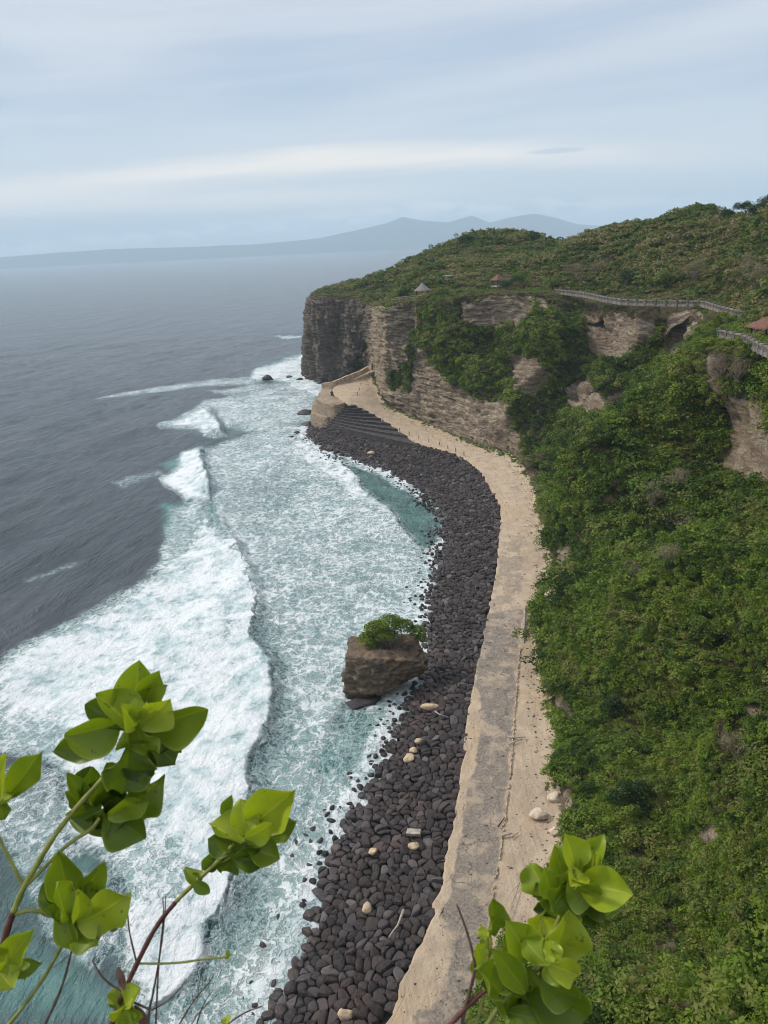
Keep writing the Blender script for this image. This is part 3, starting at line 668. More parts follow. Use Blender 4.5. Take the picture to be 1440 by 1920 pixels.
for i, (base, V, Fq, Ft, tone, wet) in enumerate(items):
    if i in first:
        me = mesh_np('boulder', V, [np.array(Fq), np.array(Ft)], STONE, {'tone': np.full(len(V), tone), 'wetness': np.full(len(V), wet)}, smooth_=False)
        o = link('boulder', me, None, base); tag(o, 'dark rounded basalt boulder packed into the rock bank nearest the camera', 'boulder', 'black boulders packed along the shore below the road')
    else:
        allV.append(V+base); allQ.append(np.array(Fq)+off); allT.append(np.array(Ft)+off); aw += [wet]*len(V); atn += [tone]*len(V); off += len(V)
o = link('boulder_field', mesh_np('boulder_field', np.vstack(allV), [np.vstack(allQ), np.vstack(allT)], STONE, {'tone': np.array(atn), 'wetness': np.array(aw)}, smooth_=False))
tag(o, 'long curving bank of small black boulders between the road and the surf', 'boulders', kind='stuff')

# ------------------------------------------------------------------ creepers spilling on to the road, dead brush
gC = np.random.default_rng(31); cand = np.where((tU > .84) & (qy < 1800) & (qx > 0) & (fbm(Gf*.22, 3, 88)+(tU-.84)*5 > .42))[0]
cand = gC.choice(cand, 1500); cs = .25+.5*gC.random(1500)
scatter('road_edge_creepers', clump_low[:2], Gf[cand]+gC.normal(size=(1500, 3))*[.25, .25, .02], np.stack([gC.normal(size=1500)*.2, gC.normal(size=1500)*.2, gC.random(1500)*6.28], 1), np.stack([cs*1.3, cs*1.3, cs*.5], 1), gC.integers(0, 2, 1500), 'green creepers and tufts spreading over the sandy road edge', 'creepers')
dpr = [proto('dead_clump', *leafcloud(160, lobes(s_+60, 5, .4, .5), .26, s_+60, up=.2, aspect=.07, dens=.2), LEAF_DRY) for s_ in (1, 2)]
dmask = np.zeros(len(Pd))
for pl_ in [[(948, 835), (985, 850), (1005, 890), (1022, 935), (1005, 945), (975, 895), (940, 858)], [(1338, 660), (1400, 668), (1405, 735), (1375, 722), (1345, 690)], [(860, 545), (1050, 545), (1050, 558), (860, 558)], [(1095, 572), (1240, 575), (1240, 598), (1095, 596)], [(1290, 590), (1350, 600), (1345, 640), (1300, 620)], [(1190, 875), (1300, 865), (1310, 950), (1210, 960)], [(590, 548), (800, 562), (800, 576), (590, 560)]]: dmask = np.maximum(dmask, polymask(vx, vy, pl_, 4))
nn = 2600; P_, N_, K_ = sample(fq(dmask*vis*(tt < 1.1)*(tt > .012)), nn); s0 = (.5+.7*RNG.random(nn))
scatter('dead_brush', dpr, P_+N_*.3, rots(nn, N_, .5), np.stack([s0, s0, s0*.8], 1), RNG.integers(0, 2, nn), 'brown dead brush and dry grass along ledges and cliff edges', 'brush')

# ------------------------------------------------------------------ sea
def geo(a, c, n): return np.geomspace(a, c, n)
ys = np.concatenate([-geo(20000, 60, 14), np.arange(-40, 36, 8), np.arange(36, 130, .55), np.arange(130, 260, .9), np.arange(260, 420, 1.3), np.arange(420, 700, 2.6), geo(703, 15800, 60)])
xs = np.concatenate([-geo(15800, 330, 30), np.arange(-325, -130, 2.6), np.arange(-130, -66, 1.1), np.arange(-66, 36, .6), np.arange(36, 80, 4), geo(84, 15800, 22)])
SX, SY = np.meshgrid(xs, ys, indexing='ij'); nX, nY = SX.shape; sx, sy = SX.ravel(), SY.ravel()
P3 = np.stack([sx, sy, np.zeros_like(sx)], 1); ax_, ay_, aw_ = proj(P3); bad = aw_ < 5; ax_[bad] = -9999; ay_[bad] = 9999
nl = fbm(P3*[.05, .05, 1], 4, 91); n2_ = fbm(P3*[.2, .2, 1], 3, 92)
wob = np.clip(120/np.maximum(aw_, 40), .3, 1.4)
jx = ax_+(nl*26+n2_*12)*wob; jy = ay_+(fbm(P3*[.05, .05, 1]+30, 4, 93)*22+n2_*9)*wob*.7
FR = [(382, 845), (388, 890), (402, 940), (425, 1000), (452, 1050), (474, 1100), (478, 1150), (476, 1200), (502, 1245), (497, 1350), (485, 1400), (467, 1449), (470, 1488), (455, 1570), (412, 1675), (389, 1760), (358, 1822), (311, 1865), (272, 1898)]
foam = np.zeros_like(sx)
def add(pl, s_, soft=10): 
    global foam; foam = np.maximum(foam, s_*polymask(jx, jy, pl, soft))
def cut(pl, s_, soft=10):
    global foam; foam = foam*(1-s_*polymask(jx, jy, pl, soft))
# everything inshore of the breaker line: lace
add([(380, 845), (450, 820), (520, 790), (575, 800), (620, 848), (700, 872), (780, 912), (830, 1000), (800, 1180), (785, 1285), (748, 1340), (675, 1500), (588, 1680), (490, 1925), (272, 1940), (389, 1760), (455, 1570), (500, 1300), (478, 1120), (400, 950)], .57, 8)
add([(400, 850), (560, 800), (640, 870), (700, 930), (740, 985), (760, 1000), (810, 1040), (790, 1130), (700, 1090), (560, 1010), (470, 1000), (420, 960)], .60, 18)
add([(560, 815), (640, 850), (690, 910), (745, 975), (700, 960), (620, 900), (540, 850)], .8, 14)
cut([(430, 905), (560, 880), (600, 920), (520, 980), (440, 960)], .25, 25)
cut([(645, 868), (700, 888), (790, 928), (826, 968), (824, 1005), (805, 1035), (775, 1015), (748, 985), (735, 960), (700, 925), (672, 893)], .82, 4)
cut([(478, 1170), (505, 1245), (500, 1350), (470, 1449), (474, 1490), (458, 1570), (415, 1675), (392, 1760), (362, 1822), (315, 1866), (280, 1920), (420, 1920), (440, 1800), (500, 1700), (560, 1590), (600, 1480), (590, 1400), (545, 1300), (515, 1200)], .22, 12)
cut([(650, 1325), (735, 1345), (725, 1400), (670, 1460), (610, 1480), (585, 1420)], .55, 18)
# wash among the stones
dWs, _, _, _ = polydist(sx, sy, WLd); nearsea = (ax_ > 350) & (ax_ < 860) & (ay_ > 800)
foam = np.maximum(foam, np.where(nearsea, .74*smooth(dWs, 5.5, 1.5), 0)*(1-.8*polymask(ax_, ay_, [(645, 860), (835, 960), (825, 1015), (795, 1030), (700, 930)], 6)))
add([(430, 1925), (470, 1830), (560, 1680), (640, 1540), (690, 1450), (720, 1440), (640, 1600), (590, 1700), (560, 1800), (500, 1920)], .68, 12)
# the big breaker
BRK = [(0, 1262), (26, 1236), (108, 1188), (207, 1132), (267, 1094), (308, 1059), (318, 1000), (322, 965), (372, 940), (400, 985)] + [q for q in FR if q[1] >= 1000] + [(249, 1822), (253, 1706), (236, 1640), (172, 1585), (125, 1550), (112, 1450), (60, 1420), (-20, 1400)]
add(BRK, .92, 26)
cut([(-20, 1340), (60, 1330), (130, 1390), (120, 1470), (-20, 1440)], .35, 22)
cut([(430, 1160), (472, 1150), (470, 1200), (430, 1215), (400, 1200)], .3, 12)
cut([(170, 1590), (250, 1540), (330, 1560), (370, 1640), (330, 1720), (270, 1700), (240, 1640)], .28, 18)
cut([(330, 968), (385, 960), (380, 1010), (345, 1050), (322, 1050)], .45, 8)
add([(-20, 1440), (110, 1450), (150, 1600), (60, 1640), (-20, 1560)], .46, 22)
add([(60, 1660), (230, 1640), (260, 1760), (200, 1830), (120, 1780)], .44, 26)
# secondary crests further out
add([(338, 850), (375, 842), (390, 890), (385, 945), (350, 938), (318, 920), (300, 900), (330, 880)], .88, 9)
add([(312, 905), (392, 900), (398, 945), (340, 945)], .82, 9)
add([(300, 800), (360, 780), (385, 770), (408, 790), (418, 818), (385, 820), (370, 806)], .82, 8)
add([(390, 760), (480, 735), (600, 735), (590, 790), (480, 812), (420, 800)], .60, 9)
add([(330, 790), (390, 752), (470, 735), (600, 700), (600, 745), (470, 765), (400, 780)], .55, 8)
add([(480, 690), (560, 668), (590, 655), (600, 700), (640, 712), (600, 745), (520, 712), (470, 712)], .86, 6)
add([(180, 748), (270, 728), (400, 712), (480, 704), (480, 716), (400, 722), (270, 738)], .55, 4)
add([(390, 735), (470, 720), (530, 718), (520, 728), (440, 738)], .5, 4)
add([(515, 632), (585, 626), (585, 633), (540, 636)], .6, 2)
add([(50, 1085), (110, 1060), (150, 1050), (140, 1065), (60, 1095)], .26, 14)
add([(200, 905), (300, 880), (310, 890), (220, 915)], .30, 12)
stk = atz(722, 1312, 0); dst = np.hypot((sx-stk[0])/1.25, sy-stk[1]-3.3); foam = np.maximum(foam, .8*smooth(dst, 8.2, 5.5))
foam = np.where(ay_ < 560, 0, foam)
teal = np.zeros_like(sx)
def addt(pl, s_, soft=20):
    global teal; teal = np.maximum(teal, s_*polymask(jx, jy, pl, soft))
addt([(380, 845), (520, 790), (620, 848), (780, 912), (830, 1000), (800, 1180), (748, 1340), (588, 1680), (490, 1925), (272, 1940), (389, 1760), (500, 1300), (400, 950)], .5)
addt([(600, 1130), (800, 1120), (780, 1290), (730, 1400), (640, 1500), (560, 1600), (500, 1700), (500, 1400), (560, 1250)], .85, 40)
addt([(645, 868), (790, 928), (826, 968), (805, 1035), (748, 985)], .62, 8)
addt([(560, 1560), (500, 1720), (440, 1880), (300, 1940), (-20, 1940), (-20, 1700), (120, 1780), (280, 1900), (400, 1760)], .62, 50)
addt([(-20, 1480), (140, 1560), (250, 1660), (260, 1820), (-20, 1940)], .38, 40)
addt([(300, 950), (400, 935), (440, 1000), (400, 1060), (320, 1080)], 1., 12)
addt([(300, 870), (370, 843), (380, 870), (340, 892)], .9, 7); addt([(345, 780), (385, 768), (400, 800), (370, 808)], .9, 6)
addt([(330, 905), (380, 898), (385, 925), (345, 925)], .8, 6)
addt([(320, 790), (600, 690), (600, 790), (400, 830)], .4, 20); addt(BRK, .8, 10)
addt([(480, 685), (600, 660), (600, 720), (470, 720)], .5, 12)
sand = polymask(jx, jy, [(400, 1940), (430, 1840), (500, 1740), (560, 1690), (590, 1700), (560, 1800), (500, 1940)], 25)
addfrac = .0
# sea surface heights
dirn = np.array([math.cos(math.radians(-18)), math.sin(math.radians(-18))])
tsw = sx*dirn[0]+sy*dirn[1]; csw = -sx*dirn[1]+sy*dirn[0]
hgt = .75*fbm(np.stack([tsw/13, csw/42, sx*0], 1), 3, 101)+.34*fbm(np.stack([tsw/4.2, csw/9, sx*0], 1), 3, 102)
damp = smooth(np.abs(sx), 1500, 400)*smooth(sy, 2000, 600)*smooth(sy, -40, 20); hgt *= damp
def crest(line_px, amp, back, front, z=0.):
    global hgt
    L_ = resample(chaikin(np.array([atz(*q, 0) for q in line_px]), 2), 2.0)
    # small irregularity of the front
    dd, sg, pr, tot = polydist(sx+n2_*1.6, sy+nl*1.5, L_)
    onsh = sg*ORI
    prof = np.where(onsh > 0, np.exp(-(dd/front)**2), np.exp(-(dd/back)**1.2))*smooth(pr, 0, tot*.12)*smooth(pr, tot, tot*.88)
    hgt = hgt+amp*prof*(1+.25*nl); return prof, onsh, dd
ORI = -1
p1, on1, dd1 = crest(FR[3:], 1.5, 15., 2.0)
crest([(372, 845), (386, 880), (388, 935)], 2.4, 5., 1.2); crest([(380, 900), (396, 940)], 1.5, 4, 1)
crest([(388, 765), (410, 795), (417, 820)], 2.4, 8, 1.5); crest([(640, 868), (700, 925), (745, 978), (770, 1010)], .5, 8, .8)
crest([(395, 960), (430, 1000), (462, 1060)], 1.2, 7, 1.5)
# a thin strip of clean water right before the front, thick white on it
sd1 = np.where(on1 > 0, dd1, -dd1)+n2_*.9+fbm(P3*[.9, .9, 1], 2, 94)*.8
foam = np.maximum(foam, .93*smooth(sd1, 1.0, -.9)*smooth(sd1, -8, -4)*smooth(p1, .15, .4))
foam = foam*(1-.38*smooth(sd1, .4, 1.6)*smooth(sd1, 7, 3)*smooth(ay_, 1120, 1190)*(ay_ < 1900))
sea_v = np.stack([sx, sy, hgt], 1)
def mat_sea():
    m, q, p, o = newmat('sea_water'); v = pos(q); fo = q.attr('foam'); te = q.attr('teal'); sa = q.attr('sand')
    cam_d = q.n('ShaderNodeCameraData')
    # wavelet bump, stretched along the crests
    rot = q.n('ShaderNodeMapping'); q.put(rot.inputs['Vector'], v); rot.inputs['Rotation'].default_value = (0, 0, math.radians(14)); rv = rot.outputs[0]
    b1 = q.noise(scaled(q, rv, .28, .10, .2), 1., 6, .62, .5).outputs[0]; b2 = q.noise(scaled(q, rv, 1.1, .55, .5), 1., 5, .62, .3).outputs[0]
    b3 = q.noise(scaled(q, rv, .045, .014, .02), 1., 6, .6, .3).outputs[0]
    # foam lace: edges of distorted cells
    dis = q.vm('MULTIPLY', q.vm('SUBTRACT', q.noise(v, .45, 4, .6).outputs['Color'], (.5, .5, .5)), (4.2, 4.2, 0))
    dis2 = q.vm('MULTIPLY', q.vm('SUBTRACT', q.noise(v, 1.7, 3, .6).outputs['Color'], (.5, .5, .5)), (1.1, 1.1, 0))
    dv_ = q.vm('MULTIPLY', q.vm('ADD', q.vm('ADD', v, dis), dis2), (1, .8, 0))
    e1 = q.vor(dv_, .55, 'DISTANCE_TO_EDGE').outputs['Distance']; e2 = q.vor(dv_, 1.35, 'DISTANCE_TO_EDGE').outputs['Distance']
    w1 = q.sm(e1, .0, .16, 1, 0); w2 = q.sm(e2, .0, .2, 1, 0)
    web = q.m('MAXIMUM', w1, q.m('MULTIPLY', w2, .8))
    fb = q.noise(scaled(q, rv, .75, .6, .5), .6, 7, .66, .3).outputs[0]; fb2 = q.noise(v, .11, 4, .6).outputs[0]
    fdn = q.sm(fo, .55, .85)
    val = q.m('ADD', fo, q.m('ADD', q.m('MULTIPLY', q.m('SUBTRACT', web, .35), q.m('SUBTRACT', .62, q.m('MULTIPLY', fdn, .3))), q.m('ADD', q.m('MULTIPLY', q.m('SUBTRACT', fb, .5), q.m('ADD', .55, q.m('MULTIPLY', fdn, .75))), q.m('MULTIPLY', q.m('SUBTRACT', fb2, .5), .45))))
    msk = q.m('MULTIPLY', q.sm(val, .40, .86), q.sm(fo, .04, .25))
    msk = q.m('MULTIPLY', msk, q.m('ADD', .72, q.m('MULTIPLY', fdn, .28)))
    thin = q.m('MULTIPLY', q.sm(val, .05, .58, 0, .74), q.sm(fo, .04, .3))     # milky aerated water
    deep = q.mix(q.sm(b3, .35, .65), (.040, .050, .058), (.066, .074, .084))
    tealc = q.mix(q.sm(fb2, .35, .65), (.062, .150, .140), (.115, .27, .245))
    wc = q.mix(te, deep, tealc); wc = q.mix(q.m('MULTIPLY', sa, .8), wc, (.30, .27, .22)); wc = q.mix(thin, wc, (.42, .575, .58))
    fcol = q.mix(q.sm(q.m('ADD', fb, q.m('MULTIPLY', q.m('SUBTRACT', fb2, .5), .8)), .32, .62), (.50, .63, .65), (.80, .84, .86))
    q.put(p.inputs['Base Color'], q.mix(msk, wc, fcol))
    q.put(p.inputs['Roughness'], q.m('ADD', q.m('MULTIPLY', msk, .6), .16)); p.inputs['IOR'].default_value = 1.33
    q.put(p.inputs['Specular IOR Level'], q.sm(msk, 0, 1, .5, .15))
    h = q.m('ADD', q.m('MULTIPLY', b1, 1.0), q.m('ADD', q.m('MULTIPLY', b2, .32), q.m('MULTIPLY', b3, 2.5)))
    h = q.m('MULTIPLY', h, q.m('SUBTRACT', 1., q.m('MULTIPLY', q.sm(fo, .2, .8), .62)))
    h = q.m('ADD', h, q.m('MULTIPLY', msk, q.m('MULTIPLY', q.noise(v, 1.1, 6, .65).outputs[0], .5)))
    q.put(p.inputs['Normal'], q.bump(h, 1., 1.8)); return m
SEA = mat_sea()
tag(link('sea', mesh_np('sea', sea_v, gridfaces(nX, nY)[:, ::-1], SEA, {'foam': foam, 'teal': teal, 'sand': sand})), kind='structure')

# ------------------------------------------------------------------ far mountains
prof_px = [(-500, 488), (-200, 484), (0, 482), (60, 478), (200, 467), (380, 463), (500, 456), (600, 447), (660, 434), (720, 420), (755, 406), (790, 413), (840, 417), (885, 404), (918, 417), (955, 408), (1000, 401), (1040, 408), (1080, 420), (1140, 424), (1300, 420), (1500, 410), (1900, 380)]
MX = np.array([aty(a_, c_, 14500.) for a_, c_ in prof_px]); gxm = np.linspace(-9500, 9500, 420); gym = np.concatenate([np.linspace(12900, 15600, 50)])
hm = np.interp(gxm, MX[:, 0], MX[:, 2]); GX, GY = np.meshgrid(gxm, gym, indexing='ij'); fr = fbm(np.stack([GX.ravel()/700, GY.ravel()/500, GX.ravel()*0], 1), 5, 111).reshape(GX.shape)
shp = smooth(GY, 12950, 14500)**1.3*smooth(GY, 15600, 14500); shp = shp*(1+.18*fr*(1-shp))
HM = hm[:, None]*shp+fr*12*(shp > .02)-4*(shp < .01)
MTN = simple('mountain_forest', (.05, .07, .05), .95, .3, .004)
tag(link('mountains', mesh_np('mountains', np.stack([GX, GY, HM], -1).reshape(-1, 3), gridfaces(*GX.shape), MTN)), kind='structure')
# ------------------------------------------------------------------ helpers for things standing on the terrain
surf_ok = (tt < 2.05)
def onsurf(a_, c_, rad=7):
    m_ = surf_ok & (np.abs(vx-a_) < rad) & (np.abs(vy-c_) < rad); i_ = np.where(m_)[0]
    if len(i_) == 0: return onsurf(a_, c_, rad*2)
    return Pd[i_[vw[i_].argmin()]]
def blob(name, c, r, seed, mat, rough=.25, step=None, parent=None, n=2, attrs=None):
    """irregular rock from a cut-up sphere"""
    g = np.random.default_rng(seed); V = []; nu_, nv_ = 18, 12
    for i in range(1, nv_):
        th = math.pi*i/nv_
        for k in range(nu_): ph = 2*math.pi*k/nu_; V.append((math.sin(th)*math.cos(ph), math.sin(th)*math.sin(ph), math.cos(th)))
    V += [(0, 0, 1), (0, 0, -1)]; V = np.array(V)
    for _ in range(9):                                                # facets
        d = g.normal(size=3); d /= np.linalg.norm(d); k = .62+.25*g.random(); h_ = V@d; V = np.where((h_ > k)[:, None], V-d*(h_-k)[:, None]*.85, V)
    V = V*(1+rough*fbm(V*1.7+seed, 3, seed)[:, None])*np.array(r)
    m_ = nv_-1; Q = [(i*nu_+k, (i+1)*nu_+k, (i+1)*nu_+(k+1) % nu_, i*nu_+(k+1) % nu_) for i in range(m_-1) for k in range(nu_)]
    T = [(m_*nu_, k, (k+1) % nu_) for k in range(nu_)]+[(m_*nu_+1, (m_-1)*nu_+(k+1) % nu_, (m_-1)*nu_+k) for k in range(nu_)]
    at_ = {k: np.full(len(V), v) for k, v in (attrs or {}).items()}
    return link(name, mesh_np(name, V, [np.array(Q), np.array(T)], mat, at_), parent, c)
def rockblock(name, outline, z0, z1, seed, amp=.8, flare=0., mat=None, attrs=None, profile=None, step=.55, capn=.4, topz=None, botz=None):
    """rock mass standing on an outline, ledged sides and a rough cap"""
    o_ = np.array(outline, float)[:, :2]; ctr = o_.mean(0); L_ = resample(chaikin(np.vstack([o_, o_[:1]]), 2), step)[:-1]; n = len(L_)
    nz = max(6, int((z1-z0)/.4)); rings = []
    for i in range(nz+1):
        k = i/nz; s_ = 1+flare*(1-k); off_ = np.zeros(2)
        if profile is not None: s_, ox, oy = profile(k); off_ = np.array([ox, oy])
        rings.append(np.column_stack([ctr+(L_-ctr)*s_+off_, np.full(n, z0+(z1-z0)*k)]))
    lastoff = off_
    for s_ in (.93, .8, .6, .35, .1): rings.append(np.column_stack([ctr+(L_-ctr)*rings_s(profile, s_)+lastoff, np.full(n, z1+capn*(1-s_)*.5)]))
    V = np.vstack(rings); P = V.copy(); d = V[:, :2]-(ctr+lastoff*.5); d /= np.linalg.norm(d, axis=1)[:, None]+1e-6
    z_ = P[:, 2]+fbm(P*.12, 2, seed)*1.2; led = .5*(np.abs(((z_*.8) % 1)-.5)*2)**3
    dd_ = amp*(fbm(P*.28, 4, seed+1)*1.6+fbm(P*1.1, 3, seed+2)*.45-led*.28)
    cap = np.arange(len(V)) >= (nz+1)*n; V[:, :2] += d*(dd_*np.where(cap, .5, 1))[:, None]; V[:, 2] += np.where(cap, fbm(P*.5, 3, seed+3)*capn, fbm(P*.3, 2, seed+4)*.3)
    if botz is not None: V[:, 2] += botz(V)*smooth(P[:, 2], z0+(z1-z0)*.6, z0+.3)
    if topz is not None: V[:, 2] += topz(V)*smooth(P[:, 2], z0+(z1-z0)*.3, z1)
    R_ = len(rings); Q = [(i*n+k, i*n+(k+1) % n, (i+1)*n+(k+1) % n, (i+1)*n+k) for i in range(R_-1) for k in range(n)]
    at_ = {k: np.full(len(V), v) for k, v in (attrs or {}).items()}
    return link(name, mesh_np(name, V, np.array(Q), mat, at_))
def rings_s(profile, s): return s*(profile(1.)[0] if profile is not None else 1)
def wallstrip(mb, P, th, h, below=.6):
    """masonry wall following a line of base points"""
    P = resample(np.array(P), .7); T = np.gradient(P, axis=0); T[:, 2] = 0; T /= np.linalg.norm(T, axis=1)[:, None]; Nn = np.stack([-T[:, 1], T[:, 0], T[:, 2]*0], 1)
    jz = fbm(P*.8, 2, 3)*.12; V = []
    for p_, n_, j_ in zip(P, Nn, jz):
        for s_, z_ in ((-1, -below), (-1, h+j_), (1, h+j_), (1, -below)): V.append(p_+n_*s_*th/2*(1 if z_ > 0 else 1.15)+np.array([0, 0, z_]))
    F = [(i*4+k, i*4+(k+1) % 4, (i+1)*4+(k+1) % 4, (i+1)*4+k) for i in range(len(P)-1) for k in range(4)]
    m_ = len(P)-1; F += [(3, 2, 1, 0), (m_*4, m_*4+1, m_*4+2, m_*4+3)]; mb.add(V, F)
MASON = simple('old_masonry', (.42, .33, .22), .9, .35, 1.2, .6, .1); CONC = simple('weathered_concrete', (.36, .32, .27), .9, .35, 2., .4, .05)
TAN = simple('tan_limestone', (.50, .38, .25), .92, .3, 1.5, .7, .1); PALE = simple('pale_limestone', (.56, .46, .36), .92, .25, 2., .7, .1)
WOOD = simple('bleached_driftwood', (.36, .30, .25), .9, .3, 6.); DKWOOD = simple('dark_timber', (.06, .045, .035), .8, .3, 4.)
THATCH = simple('grey_thatch', (.20, .185, .17), .95, .3, 2.5, .8, .1); REDTILE = simple('red_roof_tiles', (.15, .065, .045), .85, .3, 2., .6, .08)
DARKROCK = simple('wet_black_rock', (.035, .028, .027), .55, .3, .8, .8, .2)

# ---- stone terrace steps at the far end of the bank
zk = np.linspace(2.6, 12.3, 12)
roadedge = ROd[int(np.searchsorted(sr, lr[11])):int(np.searchsorted(sr, lr[14]))+1]
def Rend(z):
    if z < 4.5: return atz(785, 834, z)
    i_ = np.abs(roadedge[:, 2]-z).argmin(); q = roadedge[i_].copy(); q[2] = z; return q
LA, LB = atz(606, 801, 2.6), atz(650, 757, 12.3)
def Lend(z): k = (z-2.6)/9.7; q = LA*(1-k)+LB*k; q[2] = z; return q
st_root = empty('terrace_steps', atz(700, 810, 3), 'dark stone terrace steps descending from the sandy road at the far bend', 'steps'); so = np.array(st_root.location)
STEPM = simple('dark_step_stone', (.045, .037, .036), .85, .3, .8, .6, .1); NOSE = simple('step_edge_stone', (.09, .078, .072), .9, .3, 2.)
gS = np.random.default_rng(4)
for k in range(11):
    def line(z):
        a_, c_ = Lend(z), Rend(z); t_ = np.linspace(0, 1, 40)[:, None]; q = a_*(1-t_)+c_*t_; d_ = np.array([-(c_-a_)[1], (c_-a_)[0], 0]); d_ /= np.linalg.norm(d_)+1e-6
        return q-d_*np.sin(t_*math.pi)*1.2
    f_, bk = line(zk[k]), line(zk[k+1]); f_ = f_+np.column_stack([gS.normal(size=(40, 2))*.07, gS.normal(size=40)*.04]); bk = bk.copy(); bk[:, 2] = f_[:, 2]+.02
    lo = f_.copy(); lo[:, 2] -= 1.9; V = np.stack([lo, f_, bk], 1).reshape(-1, 3)-so
    s_ = link('step', mesh_np('step', V, gridfaces(40, 3), STEPM, smooth_=False), st_root)
    nb_ = MB(); 
    for a_, c_ in zip(f_[:-1:3]-so, f_[2::3]-so):
        md = (a_+c_)/2; dx_ = c_-a_; nb_.box((md[0], md[1], md[2]+.05), (np.hypot(dx_[0], dx_[1])*.93, .45, .16), math.atan2(dx_[1], dx_[0]))
    nb_.build('step_edge', NOSE, s_)
# ---- platform at the end of the road
o = rockblock('rock_platform', [atz(*q, 6.5) for q in [(583, 770), (591, 748), (606, 724), (640, 726), (668, 745), (655, 760), (632, 779), (604, 784)]], -1.5, 6.2, 301, .7, .06, ROCK, {'tan': .85, 'dark': 0, 'veg': 0})
tag(o, 'tan rock platform jutting into the surf below the end of the road', 'rock platform')
o = rockblock('upper_platform', [atz(*q, 11.5) for q in [(594, 748), (605, 724), (625, 720), (665, 718), (668, 738), (648, 756), (622, 760)]], 4, 11.4, 302, .45, .05, ROCK, {'tan': 1.0, 'dark': 0, 'veg': 0})
tag(o, 'upper tan masonry terrace standing on the rock platform', 'terrace')
mb = MB(); q0 = atz(634, 752, 8.5); mb.box((0, 0, .2), (5, 3, .35)); mb.box((0, 0, 1.5), (5.4, 3.2, .3)); [mb.box((x_, y_, .8), (.4, .4, 1.2)) for x_ in (-2.3, 0, 2.3) for y_ in (-1.2, 1.2)]
o = mb.build('stone_shelter', STEPM, None, q0+[0, -2.5, 2.9]); o.rotation_euler[2] = -.1; tag(o, 'small dark open stone shelter on the tan platform', 'shelter')
mb = MB(); PW = [atz(604, 725, 12.2), atz(625, 722, 13), atz(650, 711, 14.6), atz(676, 701, 16.2), atz(690, 693, 17.4), atz(698, 687, 19)]
q0 = PW[0].copy(); wallstrip(mb, [q-q0 for q in PW], 1.2, 1.5, 2.5); o = mb.build('parapet_wall', MASON, None, q0); tag(o, 'curved stone parapet wall along the seaward side of the rising road', 'wall')
mb = MB(); PW = [atz(701, 722, 12.5), atz(703, 748, 9.6), atz(712, 763, 8), atz(745, 783, 6.2), atz(790, 799, 5), atz(830, 819, 4.2), atz(856, 828, 4)]
q0 = PW[0].copy(); wallstrip(mb, [q-q0 for q in PW], .8, 1.0, 1.); o = mb.build('retaining_wall', MASON, None, q0); tag(o, 'low tan retaining wall at the foot of the banded cliff', 'wall')

# ---- small posts along the far road
pl_ = resample(np.array([atz(668, 768, 10.5), atz(700, 785, 8), atz(740, 806, 6), atz(785, 824, 4.6), atz(830, 838, 4), atz(870, 855, 4)]), 5.0)
pp = MB(); pp.tube([(0, 0, -.1), (0, 0, 1.1)], .13, 6); pp.box((0, 0, 1.15), (.34, .34, .12)); first_post = pp.build('post', DKWOOD, None, pl_[0]); posts = [first_post]
for q in list(pl_[1:])+list(resample(np.array([atz(693, 704, 16), atz(678, 722, 14), atz(670, 742, 12.5)]), 6.)):
    o = first_post.copy(); sc.collection.objects.link(o); o.location = Vector(q.tolist()); posts.append(o)
for o in posts: o.location.z += .25; tag(o, 'small dark post standing along the far sandy road', 'post', 'short posts lining the far end of the road')

# ---- sea stack with its bush
c0 = atz(722, 1312, 0); ctr = aty(722, 1290, c0[1]+3)
def prof(k):
    s_ = np.interp(k, [0, .12, .22, .34, .6, .85, 1], [.70, .70, .78, .98, 1.02, .99, .88]); return s_, np.interp(k, [0, .3, 1], [-1.0, .2, .1]), np.interp(k, [0, .3, 1], [.8, 0, .3])
cx, cy = c0[0]-.1, c0[1]+3.5
ol = [(cx+6.3*np.sign(math.cos(a_))*abs(math.cos(a_))**.5, cy+4.4*np.sign(math.sin(a_))*abs(math.sin(a_))**.5+.5*math.cos(a_)) for a_ in np.linspace(0, 2*math.pi, 17)[:-1]]
SST = simple('stack_sandstone', (.12, .098, .07), .92, .45, .45, .9, .25, (.075, .06, .05))
m_, q_, p_, o_ = newmat('stack_sandstone_banded'); v_ = pos(q_); wv_ = q_.vm('ADD', v_, q_.vm('MULTIPLY', q_.noise(v_, .25, 3).outputs['Color'], (2, 2, 2.4)))
s1_ = q_.noise(scaled(q_, wv_, .25, .25, 1.7), 1., 6, .7).outputs[0]; f1_ = q_.noise(v_, 1.6, 6, .75).outputs[0]
c_ = q_.ramp(s1_, [(.3, (.055, .043, .034)), (.46, (.12, .09, .062)), (.58, (.24, .17, .105)), (.7, (.10, .08, .06))]); c_ = q_.mix(q_.sm(f1_, .5, .68, 0, .6), c_, (.055, .045, .04))
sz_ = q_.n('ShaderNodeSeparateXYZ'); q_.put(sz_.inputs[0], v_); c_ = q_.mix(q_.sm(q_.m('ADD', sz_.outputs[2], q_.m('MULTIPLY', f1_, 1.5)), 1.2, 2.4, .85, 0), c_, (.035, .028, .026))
q_.put(p_.inputs['Base Color'], c_); p_.inputs['Roughness'].default_value = .9; q_.put(p_.inputs['Normal'], q_.bump(q_.m('ADD', s1_, f1_), 1., .5)); SST = m_
